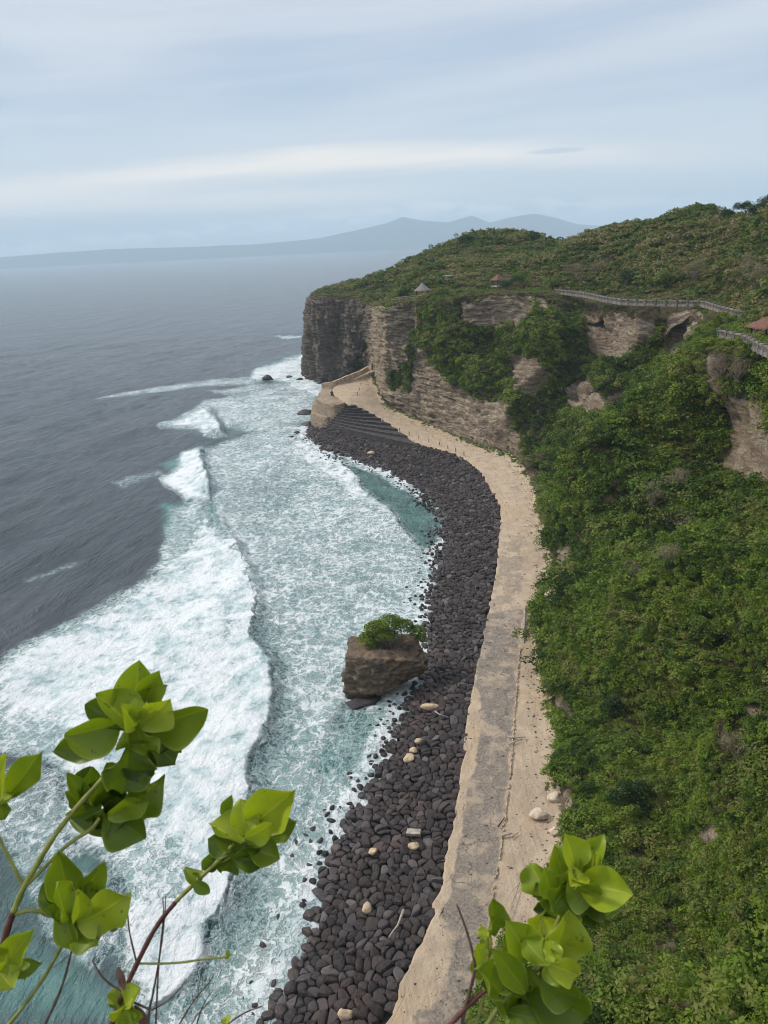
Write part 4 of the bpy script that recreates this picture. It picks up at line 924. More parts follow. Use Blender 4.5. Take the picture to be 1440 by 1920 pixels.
def cut_rock(name, c, pts_top, pts_bot, mat, seed, nsub=6, amp=.35):
    """wedge between a bottom and a top outline, every face finely divided and roughened"""
    Tt, Bb = [resample(np.vstack([np.array(q, float), np.array(q[:1], float)]), .28) for q in (pts_top, pts_bot)]
    n = 150; rs = lambda P: np.stack([np.interp(np.linspace(0, 1, n, endpoint=False), np.linspace(0, 1, len(P)), P[:, k]) for k in range(3)], 1); Tt, Bb = rs(Tt), rs(Bb); R_ = []
    ct, cb = Tt.mean(0), Bb.mean(0)
    for s_ in (.1, .4, .7, .9): R_.append(cb+(Bb-cb)*s_)
    for k in np.linspace(0, 1, 30): bul = 1+.07*math.sin(math.pi*k); m_ = Bb*(1-k)+Tt*k; mc = cb*(1-k)+ct*k; R_.append(np.column_stack([mc[:2]+(m_[:, :2]-mc[:2])*bul, m_[:, 2]]))
    for s_ in (.94, .8, .6, .4, .2, .04): R_.append(ct+(Tt-ct)*s_+[0, 0, .35*(1-s_)])
    V = np.vstack(R_); d = V-(ct+cb)/2; d /= np.linalg.norm(d, axis=1)[:, None]; rid = 1-np.abs(fbm(V*.33+seed, 4, seed))*2
    led = fbm(V*np.array([.35, .35, 2.2]), 4, seed+5); V = V+d*(amp*(rid*1.6-.8+fbm(V*1.3, 3, seed+1)*.9+led*1.1))[:, None]
    L_ = len(R_); Q = np.array([(i*n+k, i*n+(k+1) % n, (i+1)*n+(k+1) % n, (i+1)*n+k) for i in range(L_-1) for k in range(n)]); return link(name, mesh_np(name, V, Q, mat), None, c)
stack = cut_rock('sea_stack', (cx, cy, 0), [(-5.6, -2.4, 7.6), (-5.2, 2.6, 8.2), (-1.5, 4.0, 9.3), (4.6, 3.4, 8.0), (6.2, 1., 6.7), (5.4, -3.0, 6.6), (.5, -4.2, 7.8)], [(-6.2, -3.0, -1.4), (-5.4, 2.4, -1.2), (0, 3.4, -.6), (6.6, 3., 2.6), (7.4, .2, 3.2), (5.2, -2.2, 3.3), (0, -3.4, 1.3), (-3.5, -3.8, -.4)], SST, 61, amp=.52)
tag(stack, 'undercut brown rock stack with a green bush on top, at the water edge', 'sea stack')
b0 = np.array([cx+1.2, cy+.2, 7.9]); br = empty('coastal_bush', b0, 'round green and yellow bush growing on top of the sea stack', 'bush')
lb = [(a_*1.15, b_, c_*1.3+.2, d_*1.15, e_*1.1, f__*1.2) for a_, b_, c_, d_, e_, f__ in [(-3.0, 0, .9, 1.5, 1.4, 1.0), (-1.6, .3, 2.1, 1.9, 1.6, 1.3), (.3, 0, 2.9, 1.9, 1.7, 1.2), (2., .3, 2.3, 1.8, 1.6, 1.1), (3.9, 0, 1.7, 1.4, 1.3, .8), (-.4, -.8, 1.5, 1.8, 1.2, 1.1), (4.6, .3, .6, 1., .9, .6), (-2.2, -.8, .4, 1.0, .8, .6)]]
V, Fq = leafcloud(7500, lb, .16, 77, up=.5); link('foliage', mesh_np('foliage', V, Fq, LEAF_BRIGHT, smooth_=False), br)
mb = MB(); g = random.Random(3)
for _ in range(46):
    l_ = g.choice(lb); e = Vector((l_[0]+g.uniform(-1, 1), l_[1]+g.uniform(-1.2, .6), l_[2]+g.uniform(-.6, .6))); s_ = Vector((g.uniform(-1.2, 2.6), g.uniform(-.8, .6), -.7)); mb.tube([s_, (s_*.5+e*.5)+Vector((g.uniform(-.3, .3), g.uniform(-.3, .3), .1)), e], [.07, .05, .02], 4)
mb.build('branches', TWIG, br)
tag(blob('rock', atz(672, 1324, 0)+[0, 1.2, -.1], (3.8, 1.7, .7), 21, DARKROCK, .9), 'flat dark wet rock in the foam at the foot of the sea stack', 'rock')
# ---- rocks in the surf by the headland
for (a_, c_, r_, s_, l_) in [(502, 712, (3.6, 2.6, 2.6), 31, 'dark rock standing alone in the foam off the headland'), (543, 708, (2.2, 1.5, 1.2), 32, 'small dark rock awash, nearer the headland'), (562, 712, (2.2, 1.6, .9), 33, 'low rock at the seaward toe of the headland'),
                            (573, 776, (3.6, 2.6, 1.9), 34, 'blocky black rock in the foam beside the tan platform'), (576, 798, (3.3, 2.4, 1.9), 35, 'rounded black rock in the foam below the tan platform'), (556, 812, (1.4, 1.2, .7), 36, 'little wet rock furthest out from the boulder point'), (546, 820, (1.1, .9, .5), 37, 'tiny wet rock in the foam near the boulder point')]:
    tag(blob('rock', atz(a_, c_, 0)+[0, 0, .2], r_, s_, DARKROCK, .35), l_, 'rock')
g = random.Random(8)
for k in range(26):
    a_ = g.uniform(572, 690); c_ = np.interp(a_, [572, 600, 645, 690], [702, 716, 716, 702])+g.uniform(-3, 3); r_ = g.uniform(1.2, 3.2)
    tag(blob('rock', atz(a_, c_, .3), (r_*1.3, r_, r_*.7), 400+k, DARKROCK, .35), 'dark fallen rock at the foot of the headland cliff', 'rock', 'fallen rocks along the foot of the headland')

# ---- things lying on the boulders and the road
def bankz(a_, c_):
    q = atz(a_, c_, 2.)
    for _ in range(4): h_ = bank_height(np.array([q[0]]), np.array([q[1]]))[0][0]; q = atz(a_, c_, float(h_)+.3)
    return q
for (a_, c_, r_, s_, l_) in [(700, 1600, (.62, .5, .4), 41, 'tan stone on the black boulders left of the pale slab'), (776, 1589, (.7, .5, .4), 42, 'brownish tan stone just below the pale slab'), (688, 1706, (.55, .75, .45), 43, 'yellowish tan stone among black boulders left of the driftwood'),
                            (767, 1424, (.9, .9, .5), 44, 'bright tan stone on the boulders below the sea stack'), (775, 1410, (.6, .7, .4), 45, 'smaller tan stone touching the bright tan one'), (806, 1328, (1.5, .7, .5), 46, 'long orange-tan rock on the boulders right of the sea stack'), (786, 1392, (.7, .6, .4), 47, 'dull tan stone uphill of the bright tan one'),
                            (647, 1905, (.8, .6, .45), 48, 'brown stone among boulders at the bottom of the picture'), (697, 851, (1.6, 1.2, .7), 49, 'pale grey stone on the far boulder bank below the steps')]:
    tag(blob('stone', bankz(a_, c_)+[0, 0, .25], r_, s_, TAN, .2), l_, 'stone')
mb = MB(); mb.box((0, 0, 0), (1.75, .8, .4), -.1, .96); o = mb.build('pale_slab', CONC, None, bankz(776, 1566)+[0, 0, .42]); o.rotation_euler = (.12, -.1, -.15); tag(o, 'pale rectangular stone slab lying on the black boulders', 'slab')
def stick(name, P, r, mat, label, cat, z=0):
    c_ = np.array(P[0]); mb = MB(); R_ = [r*(1-.6*i/(len(P)-1)) for i in range(len(P))]; mb.tube([np.array(p)-c_ for p in P], R_, 7); o = mb.build(name, mat, None, c_, True); return tag(o, label, cat)
stick('driftwood', [bankz(*q)+[0, 0, .4] for q in [(757, 1712), (751, 1728), (746, 1741), (737, 1752), (730, 1763)]], .17, WOOD, 'curved bleached driftwood branch on the near boulders beside the road', 'driftwood')
stick('driftwood', [bankz(*q)+[0, 0, .4] for q in [(816, 1338), (824, 1344), (833, 1346)]], .12, WOOD, 'short pale stick on the boulders below the sea stack', 'driftwood')
rz_ = lambda a_, c_: atz(a_, c_, 4.25)
for P, r_, l_ in [([(953, 1383), (968, 1384), (986, 1383)], .14, 'upper of two bleached poles lying across the road crack'), ([(955, 1397), (966, 1391), (978, 1387)], .12, 'slanting pole just below the upper bleached pole'),
                  ([(941, 1568), (952, 1565), (961, 1564)], .16, 'thick pole end lying on the road beside its crack'), ([(958, 1570), (965, 1566), (972, 1562)], .10, 'thin stick beside the thick pole on the road'),
                  ([(934, 1551), (941, 1541), (947, 1533)], .1, 'dark stick in the road crack above the thick pole'), ([(975, 1655), (962, 1690), (952, 1728)], .05, 'long thin dry stalk on the sand left of the right hand plant'), ([(972, 1660), (960, 1672), (950, 1690)], .04, 'fine dry stalk crossing the long one')]:
    stick('pole', [rz_(*q)+[0, 0, .1] for q in P], r_, WOOD if 'dark' not in l_ else DKWOOD, l_, 'pole')
for (a_, c_, r_, s_, l_) in [(1040, 1121, (2.0, 1.3, 1.3), 51, 'large pale fallen rock on the green slope beside the road'), (1029, 1128, (.6, .5, .4), 52, 'small pale rock just left of the large one on the green'), (1011, 1527, (1.15, .8, .6), 53, 'white wedge shaped rock on the sand near the slope'), (1047, 1496, (1.3, 1.0, .9), 54, 'pale rock half under the creepers above the white wedge'),
                            (1042, 1559, (.75, .6, .5), 55, 'whitish rock at the slope foot right above the big leaves'), (1076, 1070, (.9, .7, .6), 56, 'pale rock under the brown landslip scar'), (1040, 1072, (1.1, .8, .5), 57, 'flat pale rock left under the brown landslip scar'), (1015, 1272, (.9, .7, .5), 58, 'orange tinted rubble rock beside the road'), (1022, 1262, (.6, .5, .45), 59, 'smaller orange rubble rock beside the road')]:
    q = atz(a_, c_, 4.6) if s_ > 52 else onsurf(a_, c_)+[-.6, -.5, 1.0]
    tag(blob('rock', q, r_, s_, PALE if s_ < 58 else TAN, .3), l_, 'rock')
gP = np.random.default_rng(77)      # rubble and pebbles on the sandy verge
V_, Q_, off = [], [], 0; OCT = np.array([(1, 0, 0), (0, 1, 0), (-1, 0, 0), (0, -1, 0), (0, 0, 1), (0, 0, -1)], float)
OF = [(0, 1, 4), (1, 2, 4), (2, 3, 4), (3, 0, 4), (1, 0, 5), (2, 1, 5), (3, 2, 5), (0, 3, 5)]
for _ in range(6500):
    k = gP.integers(0, len(sr)); u_ = 1-gP.random()**1.7*.32 if gP.random() < .8 else gP.random(); j = int(u_*(nu-1)); p_ = Gf.reshape(len(sr), nu, 3)[k, j]; s_ = .045+.24*gP.random()**5
    V_.append(p_+gP.normal(size=3)*[.2, .2, 0]+(OCT*(1+.5*gP.normal(size=(6, 1))*.5)*[s_, s_*.8, s_*.6])); Q_.append(np.array(OF)+off); off += 6
tag(link('pebbles', mesh_np('pebbles', np.vstack(V_), np.vstack(Q_), simple('rubble', (.13, .10, .08), .9, .6, 3.), smooth_=False)), 'loose pebbles and rubble strewn over the sandy road verge', 'rubble', kind='stuff')
# kerb lip along the broken slab, and the remaining straight piece of kerb
kp = resample(chaikin(np.array([atz(*q, 4.12) for q in [(976, 1215), (967, 1300), (961, 1400), (951, 1500), (943, 1560), (929, 1650), (905, 1800), (884, 1960)]]), 2), .45); mb = MB(); g = random.Random(5); c_ = kp[0].copy()
for a_, e_ in zip(kp[:-1], kp[1:]):
    if g.random() < .1: continue
    md = (a_+e_)/2-c_; d_ = e_-a_; mb.box((md[0]+g.uniform(-.08, .08), md[1], md[2]-.02+g.uniform(-.06, .04)), (np.hypot(d_[0], d_[1])*1.15, .22+g.uniform(-.08, .08), .2), math.atan2(d_[1], d_[0])+g.uniform(-.1, .1), .85)
o = mb.build('broken_kerb', MASON, None, c_); tag(o, 'broken low concrete kerb running between asphalt and sand', 'kerb')
a_, e_ = atz(984, 1134, 4.2), atz(980, 1203, 4.2); mb = MB(); d_ = e_-a_; mb.box(tuple((e_-a_)/2), (np.hypot(d_[0], d_[1]), .42, .5), math.atan2(d_[1], d_[0]), .9); mb.box((.8, 0.1, 0), (.5, .5, .62), .2, .9)
tag(mb.build('kerb_beam', CONC, None, a_), 'straight pale concrete beam beside the road', 'beam')

# ---- balustrades on the cliff top
def balustrade(P, label, step, h=1.15, base=.35):
    P = resample(np.array(P), step); root = empty('balustrade', P[0], label, 'fence'); c_ = P[0]
    for i in range(len(P)):
        q = P[i]-c_; mb = MB(); mb.box((q[0], q[1], .45), (.42, .42, 1.9)); mb.box((q[0], q[1], 1.47), (.6, .6, .14)); mb.box((q[0], q[1], 1.68), (.34, .34, .28), 0, .3); mb.build('post', DKSTONE, root)
        if i == len(P)-1: break
        e_ = P[i+1]-c_; d_ = e_-q; L_ = math.hypot(d_[0], d_[1]); an = math.atan2(d_[1], d_[0]); md = (q+e_)/2; ux_, uy_ = d_[0]/L_, d_[1]/L_; mb = MB(); W_ = L_-.5
        mb.box((md[0], md[1], md[2]+.05), (W_, .38, .7), an); mb.box((md[0], md[1], md[2]+h+.08), (W_, .46, .3), an)
        nb_ = 6
        for k in range(nb_):
            t_ = (k+.5)/nb_-.5; mb.box((md[0]+ux_*W_*t_, md[1]+uy_*W_*t_, md[2]+.68), (.2, .2, .62), an)
        mb.build('panel', CONC2, root)
    return root
DKSTONE = simple('mossy_post_stone', (.13, .115, .10), .9, .3, 2.); CONC2 = simple('pale_balustrade', (.19, .17, .145), .9, .4, 1., .3, .05)
F1 = [atz(*q) for q in [(1040, 550, 51.0), (1066, 552, 51.0), (1100, 557, 51.0), (1140, 566, 51.), (1168, 570, 51.), (1215, 572, 51.), (1320, 574, 51.), (1345, 583, 51.), (1380, 592, 51.), (1415, 603, 51.)]]
F2 = [atz(*q) for q in [(1347, 632, 51.0), (1398, 643, 51.0), (1415, 655, 51.), (1442, 668, 51.), (1475, 684, 51.)]]
balustrade(F1, 'long pale concrete balustrade winding along the cliff top below the hill', 3.0); balustrade(F2, 'nearer concrete balustrade in front of the red roofed pavilion', 2.7)
mb = MB(); RL = resample(np.array([atz(735, 566, 49.8), atz(765, 562, 50.1), atz(806, 560, 50.2)]), 3.); c_ = RL[0].copy()
for q in RL: mb.box(tuple(q-c_+[0, 0, .7]), (.3, .3, 1.6))
for a_, e_ in zip(RL[:-1], RL[1:]):
    for z_ in (.7, 1.3): mb.tube([a_-c_+[0, 0, z_], e_-c_+[0, 0, z_]], .09, 5)
tag(mb.build('wooden_railing', WOOD, None, c_), 'light wooden railing at the cliff edge by the thatched pavilion', 'railing')
# ---- pavilions
def pavilion(name, c, w_, d_, hp, hr, mat, label, over=.7, floor=True, rz=0., sides=4):
    root = empty(name, c, label, 'pavilion', rz=rz); mb = MB(); ew, ed = w_/2+over, d_/2+over
    n = sides; R = []
    tiers = [(1., hp), (1.02, hp-.22), (.55, hp+hr*.42), (.06, hp+hr)]
    if n == 4: ring = lambda k: [(-ew*k, -ed*k), (ew*k, -ed*k), (ew*k, ed*k), (-ew*k, ed*k)]
    else: ring = lambda k: [(ew*k*math.cos(2*math.pi*i/n), ew*k*math.sin(2*math.pi*i/n)) for i in range(n)]
    V = []
    for k_, z_ in ((.9, hp-.1), (1.02, hp-.22), (1., hp), (.55, hp+hr*.46), (.06, hp+hr)): V += [(x_, y_, z_) for x_, y_ in ring(k_)]
    F = [(i*n+k, i*n+(k+1) % n, (i+1)*n+(k+1) % n, (i+1)*n+k) for i in range(4) for k in range(n)]+[tuple(range(n))[::-1], tuple(range(4*n, 5*n))]
    mb.add(V, F); rf = mb.build('roof', mat, root)
    mb = MB(); mb.box((0, 0, hp+hr+.1), (.4, .4, .5), 0, .4); mb.build('finial', mat, rf)
    for sx_, sy_ in ((-1, -1), (1, -1), (1, 1), (-1, 1)):
        mb = MB(); mb.box((sx_*w_/2, sy_*d_/2, hp/2), (.26, .26, hp)); mb.build('post', DKWOOD, root)
    mb = MB(); mb.box((0, 0, .1), (w_+.6, d_+.6, .5)); mb.build('floor', CONC, root); return root
q = onsurf(790, 556, 5); pavilion('pavilion', q+[0, 3, .6], 4.6, 4.6, 2.6, 2.6, THATCH, 'round pavilion with grey conical thatched roof at the cliff edge', .9, sides=10)
q = onsurf(932, 541, 4); pavilion('pavilion', q+[0, 2, 1.2], 3.2, 3.0, 2.4, 2.0, REDTILE, 'small red roofed pavilion half hidden in the hill scrub', .6, rz=.5)
q = onsurf(838, 530, 4); pavilion('pavilion', q+[0, 0, .8], 3.4, 2.4, 2.5, .35, THATCH, 'tiny shelter with thin flat pale roof on the hillside', .4)
q = atz(1440, 634, 51.); pr = pavilion('pavilion', q+[.4, 0, -.3], 4.8, 4.2, 2.4, 2.0, REDTILE, 'large pavilion with red tiled roof at the right edge', .9, rz=.15)
# visitor at the balustrade
pc = atz(1413, 634, 51.); prs = empty('person', pc+[0, 0, -.1], 'person in a white shirt standing at the balustrade by the red roofed pavilion', 'person')
def skin_body(parent):
    me = bpy.data.meshes.new('body'); J = [(0, 0, .92), (0, 0, 1.12), (0, 0, 1.38), (0, 0, 1.5), (0, -.01, 1.6), (0, -.01, 1.74), (-.1, 0, .88), (-.11, -.03, .48), (-.11, 0, .06), (-.12, -.13, .03), (.1, 0, .88), (.12, .02, .48), (.12, 0, .06), (.13, -.13, .03), (-.2, 0, 1.4), (-.26, -.02, 1.13), (-.2, -.2, 1.0), (.2, 0, 1.4), (.27, 0, 1.13), (.22, -.18, 1.02)]
    E_ = [(0, 1), (1, 2), (2, 3), (3, 4), (4, 5), (0, 6), (6, 7), (7, 8), (8, 9), (0, 10), (10, 11), (11, 12), (12, 13), (2, 14), (14, 15), (15, 16), (2, 17), (17, 18), (18, 19)]
    R_ = [.15, .13, .16, .06, .09, .085, .1, .07, .045, .035, .1, .07, .045, .035, .065, .045, .035, .065, .045, .035]
    me.from_pydata(J, E_, []); o = link('body', me, parent); me.materials.append(simple('skin_and_shorts', (.22, .14, .10), .8)); md = o.modifiers.new('s', 'SKIN'); o.modifiers.new('u', 'SUBSURF').levels = 1
    for v_, r_ in zip(me.skin_vertices[0].data, R_): v_.radius = (r_, r_*.8)
    me.skin_vertices[0].data[0].use_root = True
    mb = MB(); Vs = []
    for z_, rx, ry in ((.82, .20, .14), (1.0, .18, .13), (1.25, .22, .14), (1.44, .2, .12), (1.5, .08, .08)): Vs += [(rx*math.cos(a_), ry*math.sin(a_), z_) for a_ in np.linspace(0, 2*math.pi, 13)[:-1]]
    mb.add(Vs, [(i*12+k, i*12+(k+1) % 12, (i+1)*12+(k+1) % 12, (i+1)*12+k) for i in range(4) for k in range(12)]); mb.tube([(-.19, 0, 1.42), (-.26, -.01, 1.2)], [.09, .075], 8); mb.tube([(.19, 0, 1.42), (.27, 0, 1.2)], [.09, .075], 8)
    mb.build('shirt', simple('white_shirt', (.7, .7, .7), .8, .05), parent, smooth_=True)
    blob('hair', (0, .01, 1.76), (.1, .11, .09), 3, simple('black_hair', (.02, .015, .012), .6), .05, parent=parent)
skin_body(prs)
# mast beyond the ridge
mb = MB(); q = onsurf(923, 447, 5); mb.tube([(0, 0, -3), (0, 0, 6)], .12, 5); mb.box((0, 0, 4.2), (1.5, .1, .1)); mb.box((0, 0, 3.2), (.9, .3, .5)); mb.tube([(0, 0, 5), (2.2, 0, 0)], .03, 4); mb.tube([(0, 0, 5), (-2.2, 0, 0)], .03, 4)
tag(mb.build('mast', DKWOOD, None, q), 'thin mast rising above the hill ridge', 'mast')

# ---- shrubs that stand out individually
def shrub(a_, c_, r, kind, label, seed, dz=0.):
    q = onsurf(a_, c_); n_ = {'dry': LEAF_DRY, 'pale': LEAF_PALE, 'green': LEAF, 'dark': LEAF_DK, 'bright': LEAF_BR}[kind]
    root = empty('shrub' if kind != 'dark' or r < 3.4 else 'tree', q+[-.35*r, -.35*r, .4*r+dz], label, 'shrub' if kind != 'dark' or r < 3.4 else 'tree'); g = np.random.default_rng(seed)
    lb = [(g.normal()*r*.42, g.normal()*r*.42, abs(g.normal())*r*.35, r*(.35+.3*g.random()), r*(.35+.3*g.random()), r*(.3+.25*g.random())) for _ in range(7)]
    N_ = int((900 if kind in ('dry', 'pale') else 2200)*min(2.2, max(.6, r/3))); sz = .10*r**.5 if kind not in ('dry', 'pale') else .16*r**.4
    V, Fq = leafcloud(N_, lb, sz, seed, up=.4, aspect=.5 if kind not in ('dry', 'pale') else .09, dens=.3)
    link('crown', mesh_np('crown', V, Fq, n_, smooth_=False), root); mb = MB()
    for k in range(26 if kind in ('dry', 'pale') else 9):
        l_ = lb[k % 7]; e = np.array(l_[:3])+g.normal(size=3)*np.array(l_[3:])*.6; e[2] = abs(e[2])+.2; s_ = g.normal(size=3)*[.1*r, .1*r, 0]-[0, 0, .5*r]; md = s_*.4+e*.6+g.normal(size=3)*.1*r; mb.tube([s_, md, e], [.035*r**.7, .02*r**.7, .008*r**.7], 4)
    mb.build('trunk' if root.name.startswith('tree') else 'branches', TWIG, root)
LEAF_DK = mat_leaf('dark_shrub_leaves', [(.4, (.015, .032, .013)), (.6, (.025, .05, .016)), (.8, (.04, .07, .022))]); LEAF_BR = mat_leaf('light_shrub_leaves', [(.4, (.06, .10, .02)), (.6, (.09, .14, .025)), (.8, (.13, .16, .04))])
SH = [(1153, 912, 2.0, 'dry', 'round reddish brown dead shrub above the middle of the slope'), (1105, 908, 1.6, 'dry', 'small brown shrub left of the reddish one'), (1278, 905, 3.6, 'pale', 'large pale twiggy shrub right of the reddish brown one'), (1225, 945, 2.6, 'pale', 'pale bare shrub below the large pale twiggy one'),
      (1286, 990, 3., 'pale', 'straw coloured shrub in the middle of the green slope'), (1192, 1078, 2.2, 'dry', 'brownish shrub over a dark hollow in the slope'), (1250, 1045, 2.2, 'pale', 'olive straw shrub right of the dark hollow'), (1145, 945, 1.4, 'dry', 'small grey brown bush under the reddish one'),
      (1012, 860, 2.6, 'dry', 'grey brown dead brush at the slope foot by the road bend'), (990, 870, 2.4, 'dry', 'dead brush nearest the sandy road bend'), (1008, 915, 1.8, 'dry', 'brown brush hanging over the road edge'), (1015, 990, 1.4, 'dry', 'dark brown bush beside the road opposite the pool'),
      (1400, 512, 5.0, 'pale', 'tall pale plumed bush at the right edge of the hill'), (1432, 535, 4.5, 'pale', 'beige brush beside the red roofed pavilion'), (1300, 515, 4.2, 'pale', 'straw brown bush above the balustrade'), (1240, 530, 3.8, 'bright', 'yellow green bush just above the balustrade'), (1175, 528, 4., 'dark', 'dark green tree above the left part of the balustrade'),
      (1080, 520, 4.2, 'dry', 'brown scrub thicket on the lower hill'), (1125, 505, 4.0, 'pale', 'dry straw bush in the middle of the hill'), (1040, 535, 3.8, 'bright', 'light green bush at the left end of the balustrade'), (980, 530, 4.2, 'bright', 'bright green bush right of the small red pavilion'), (955, 538, 3.6, 'dark', 'dark round tree beside the small red pavilion'),
      (1432, 400, 4.6, 'dark', 'dark tree on the hilltop at the right edge'), (1398, 404, 3.6, 'dark', 'dark tree on the skyline next to the rightmost one'), (1360, 405, 3., 'dark', 'small dark skyline tree left of the hilltop pair'), (1005, 446, 2.8, 'dark', 'small skyline tree on the ridge dip'), (1030, 449, 2.4, 'dark', 'smaller skyline bush right of the ridge dip tree'),
      (870, 452, 4.0, 'dark', 'dark spreading tree on the ridge above the headland'), (760, 555, 3.6, 'dark', 'dark green bush left of the thatched pavilion'), (735, 558, 3.0, 'green', 'green bush between headland top and thatched pavilion'), (826, 550, 3.2, 'bright', 'light green bush right of the thatched pavilion'), (700, 565, 2.6, 'bright', 'yellowish bush on the cliff edge above the light corner'),
      (1350, 700, 2.6, 'dry', 'reddish brown bare brush hanging beside the pale rock face'), (1385, 705, 3., 'dry', 'larger brown brush over the pale rock face'), (1330, 600, 2.4, 'dry', 'grey brown bush between the two balustrades'), (1305, 1190, 2.2, 'bright', 'light yellow green shrub on the lower right slope'), (1230, 1480, 2.0, 'bright', 'fresh green shrub above the lower gully'),
      (1345, 1180, 2.2, 'bright', 'bright shrub nearest the right edge of the middle slope'), (1150, 1330, 2.0, 'dark', 'dark bush in the fold of the lower slope'), (1190, 1500, 2.4, 'dark', 'deep green shrub over the dark lower gully'), (1400, 1420, 1.8, 'pale', 'straw coloured twigs near the right edge of the lower slope'), (1250, 1790, 1.4, 'pale', 'bare grey twigs in the bottom right scrub'), (1340, 1700, 1.5, 'bright', 'light shrub in the bottom right corner'), (1175, 1545, 1.6, 'green', 'rounded green shrub right above the upper big leaf rosette')]
for i, (a_, c_, r_, k_, l_) in enumerate(SH): shrub(a_, c_, r_, k_, l_, 900+i)

# ------------------------------------------------------------------ foreground plants on the cliff edge
def mat_fgleaf():
    m, q, p, o = newmat('fleshy_leaf'); u_ = q.attr('across'); t_ = q.attr('along'); s_ = q.attr('shade'); v = pos(q)
    mid = q.sm(q.m('ABSOLUTE', u_), .02, .10, 1, 0)
    sv = q.m('ABSOLUTE', q.m('SINE', q.m('MULTIPLY', q.m('SUBTRACT', t_, q.m('MULTIPLY', q.m('ABSOLUTE', u_), .28)), 26.)))
    vein = q.m('MULTIPLY', q.sm(sv, .0, .16, .5, 0), q.sm(q.m('ABSOLUTE', u_), .95, .6))
    n = q.noise(v, 38, 4, .6).outputs[0]; n2 = q.noise(v, 260, 3).outputs[0]
    c = q.ramp(s_, [(0, (.045, .085, .012)), (.35, (.105, .170, .014)), (.7, (.21, .295, .020)), (1, (.34, .42, .030))])  # leaf tone by age, with the shade on lower leaves painted in
    c = q.mix(q.sm(n, .35, .7, 0, .35), c, q.mix(1., c, (1.5, 1.25, .8), 'MULTIPLY'))
    c = q.mix(q.m('MAXIMUM', q.m('MULTIPLY', mid, .6), q.m('MULTIPLY', vein, .5)), c, q.mix(1., c, (1.55, 1.4, 1.8), 'MULTIPLY'))
    sp_ = q.m('MULTIPLY', q.sm(q.noise(v, 90, 3).outputs[0], .66, .70), q.sm(t_, .2, .5)); c = q.mix(q.m('MULTIPLY', sp_, .7), c, (.10, .06, .02))
    edge_ = q.sm(q.m('ABSOLUTE', u_), .88, 1.0); c = q.mix(q.m('MULTIPLY', edge_, .4), c, (.36, .42, .08))
    q.put(p.inputs['Base Color'], c); p.inputs['Roughness'].default_value = .42; p.inputs['Specular IOR Level'].default_value = .4
    q.put(p.inputs['Normal'], q.bump(q.m('ADD', q.m('MULTIPLY', q.m('MAXIMUM', mid, vein), -1.), q.m('MULTIPLY', n, .8)), .35, .0015))
    tr = q.n('ShaderNodeBsdfTranslucent'); q.put(tr.inputs[0], q.mix(1., c, (1.3, 1.35, .5), 'MULTIPLY')); ms = q.n('ShaderNodeMixShader'); ms.inputs[0].default_value = .32
    m.node_tree.links.new(p.outputs[0], ms.inputs[1]); m.node_tree.links.new(tr.outputs[0], ms.inputs[2]); m.node_tree.links.new(ms.outputs[0], o.inputs[0]); return m
FGL = mat_fgleaf()
def leaf(parent, org, bpx, tpx, wpx, dep, off=0., shade=.5, seed=0, td=None):
    g = random.Random(seed*7+3); B_ = atd(*bpx, dep+off); T_ = atd(*tpx, dep+off+(td if td is not None else g.uniform(-.025, .03))); ax = T_-B_; L_ = np.linalg.norm(ax); ax /= L_
    md = (B_+T_)/2; vd = CAM-md; vd /= np.linalg.norm(vd); sd = np.cross(ax, vd); sd /= np.linalg.norm(sd); nn_ = np.cross(sd, ax); roll = g.uniform(-.8, .8)
    s2 = sd*math.cos(roll)+nn_*math.sin(roll); n2_ = nn_*math.cos(roll)-sd*math.sin(roll); W_ = wpx*dep/FPX/2*(1.26 if dep < .9 else 1.06)/math.cos(roll*.8)
    nt_, nw = 20, 13; cup = g.uniform(.25, .95); bend = g.uniform(-.34, .18); wav = g.uniform(.08, .30); fq_ = g.uniform(7, 13); ph = g.uniform(0, 6); pk = g.uniform(.95, 1.35); tp_ = g.uniform(.75, 1.15); V, uu, vv_ = [], [], []
    for i in range(nt_):
        t_ = i/(nt_-1); wd = max(.035, math.sin(math.pi*min(1, t_**pk*.985+.01))**(.62 if t_**pk < .5 else tp_)) if t_ < .97 else max(.012, math.sin(math.pi*.985)**tp_*(1-t_)/.03*.8)
        if t_ < .08: wd = min(wd, .2+t_*5)
        for k in range(nw):
            u_ = k/(nw-1)*2-1; h_ = cup*W_*wd*u_*u_+bend*L_*(t_*t_-t_*.5)+wav*W_*math.sin(t_*fq_+ph+(2 if u_ > 0 else 0))*abs(u_)**2-.05*W_*math.exp(-(u_*7)**2)
            V.append(B_+ax*L_*t_+s2*W_*wd*u_+n2_*h_-org); uu.append(u_); vv_.append(t_)
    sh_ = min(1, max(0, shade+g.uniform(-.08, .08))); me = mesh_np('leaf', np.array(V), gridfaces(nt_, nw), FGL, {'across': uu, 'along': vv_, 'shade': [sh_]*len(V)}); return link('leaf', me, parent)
def stem(parent, org, P, r0, r1, dep, mat, name='stem', toff=0.0):
    pts = chaikin(np.array([atd(a_, c_, dep+toff*i/(len(P)-1)) for i, (a_, c_) in enumerate(P)]), 2); n = len(pts); g = random.Random(int(P[0][0])); mb = MB()
    R_ = [.8*(r0+(r1-r0)*i/(n-1))*(1+.12*math.sin(i*2.1)) for i in range(n)]; mb.tube([p-org for p in pts], R_, 9); return mb.build(name, mat, parent, None, True)
RED = simple('reddish_bark', (.105, .035, .028), .7, .35, 90., .5, .001); GRN = simple('green_stem', (.22, .24, .05), .6, .25, 60., .3, .001); BRN = simple('brown_twig', (.12, .07, .05), .8, .35, 90.)
L7 = lambda x, y: (x/2.5714, 1200+y/2.5714); L5 = lambda x, y: (820+x/3.6, 1540+y/3.6)
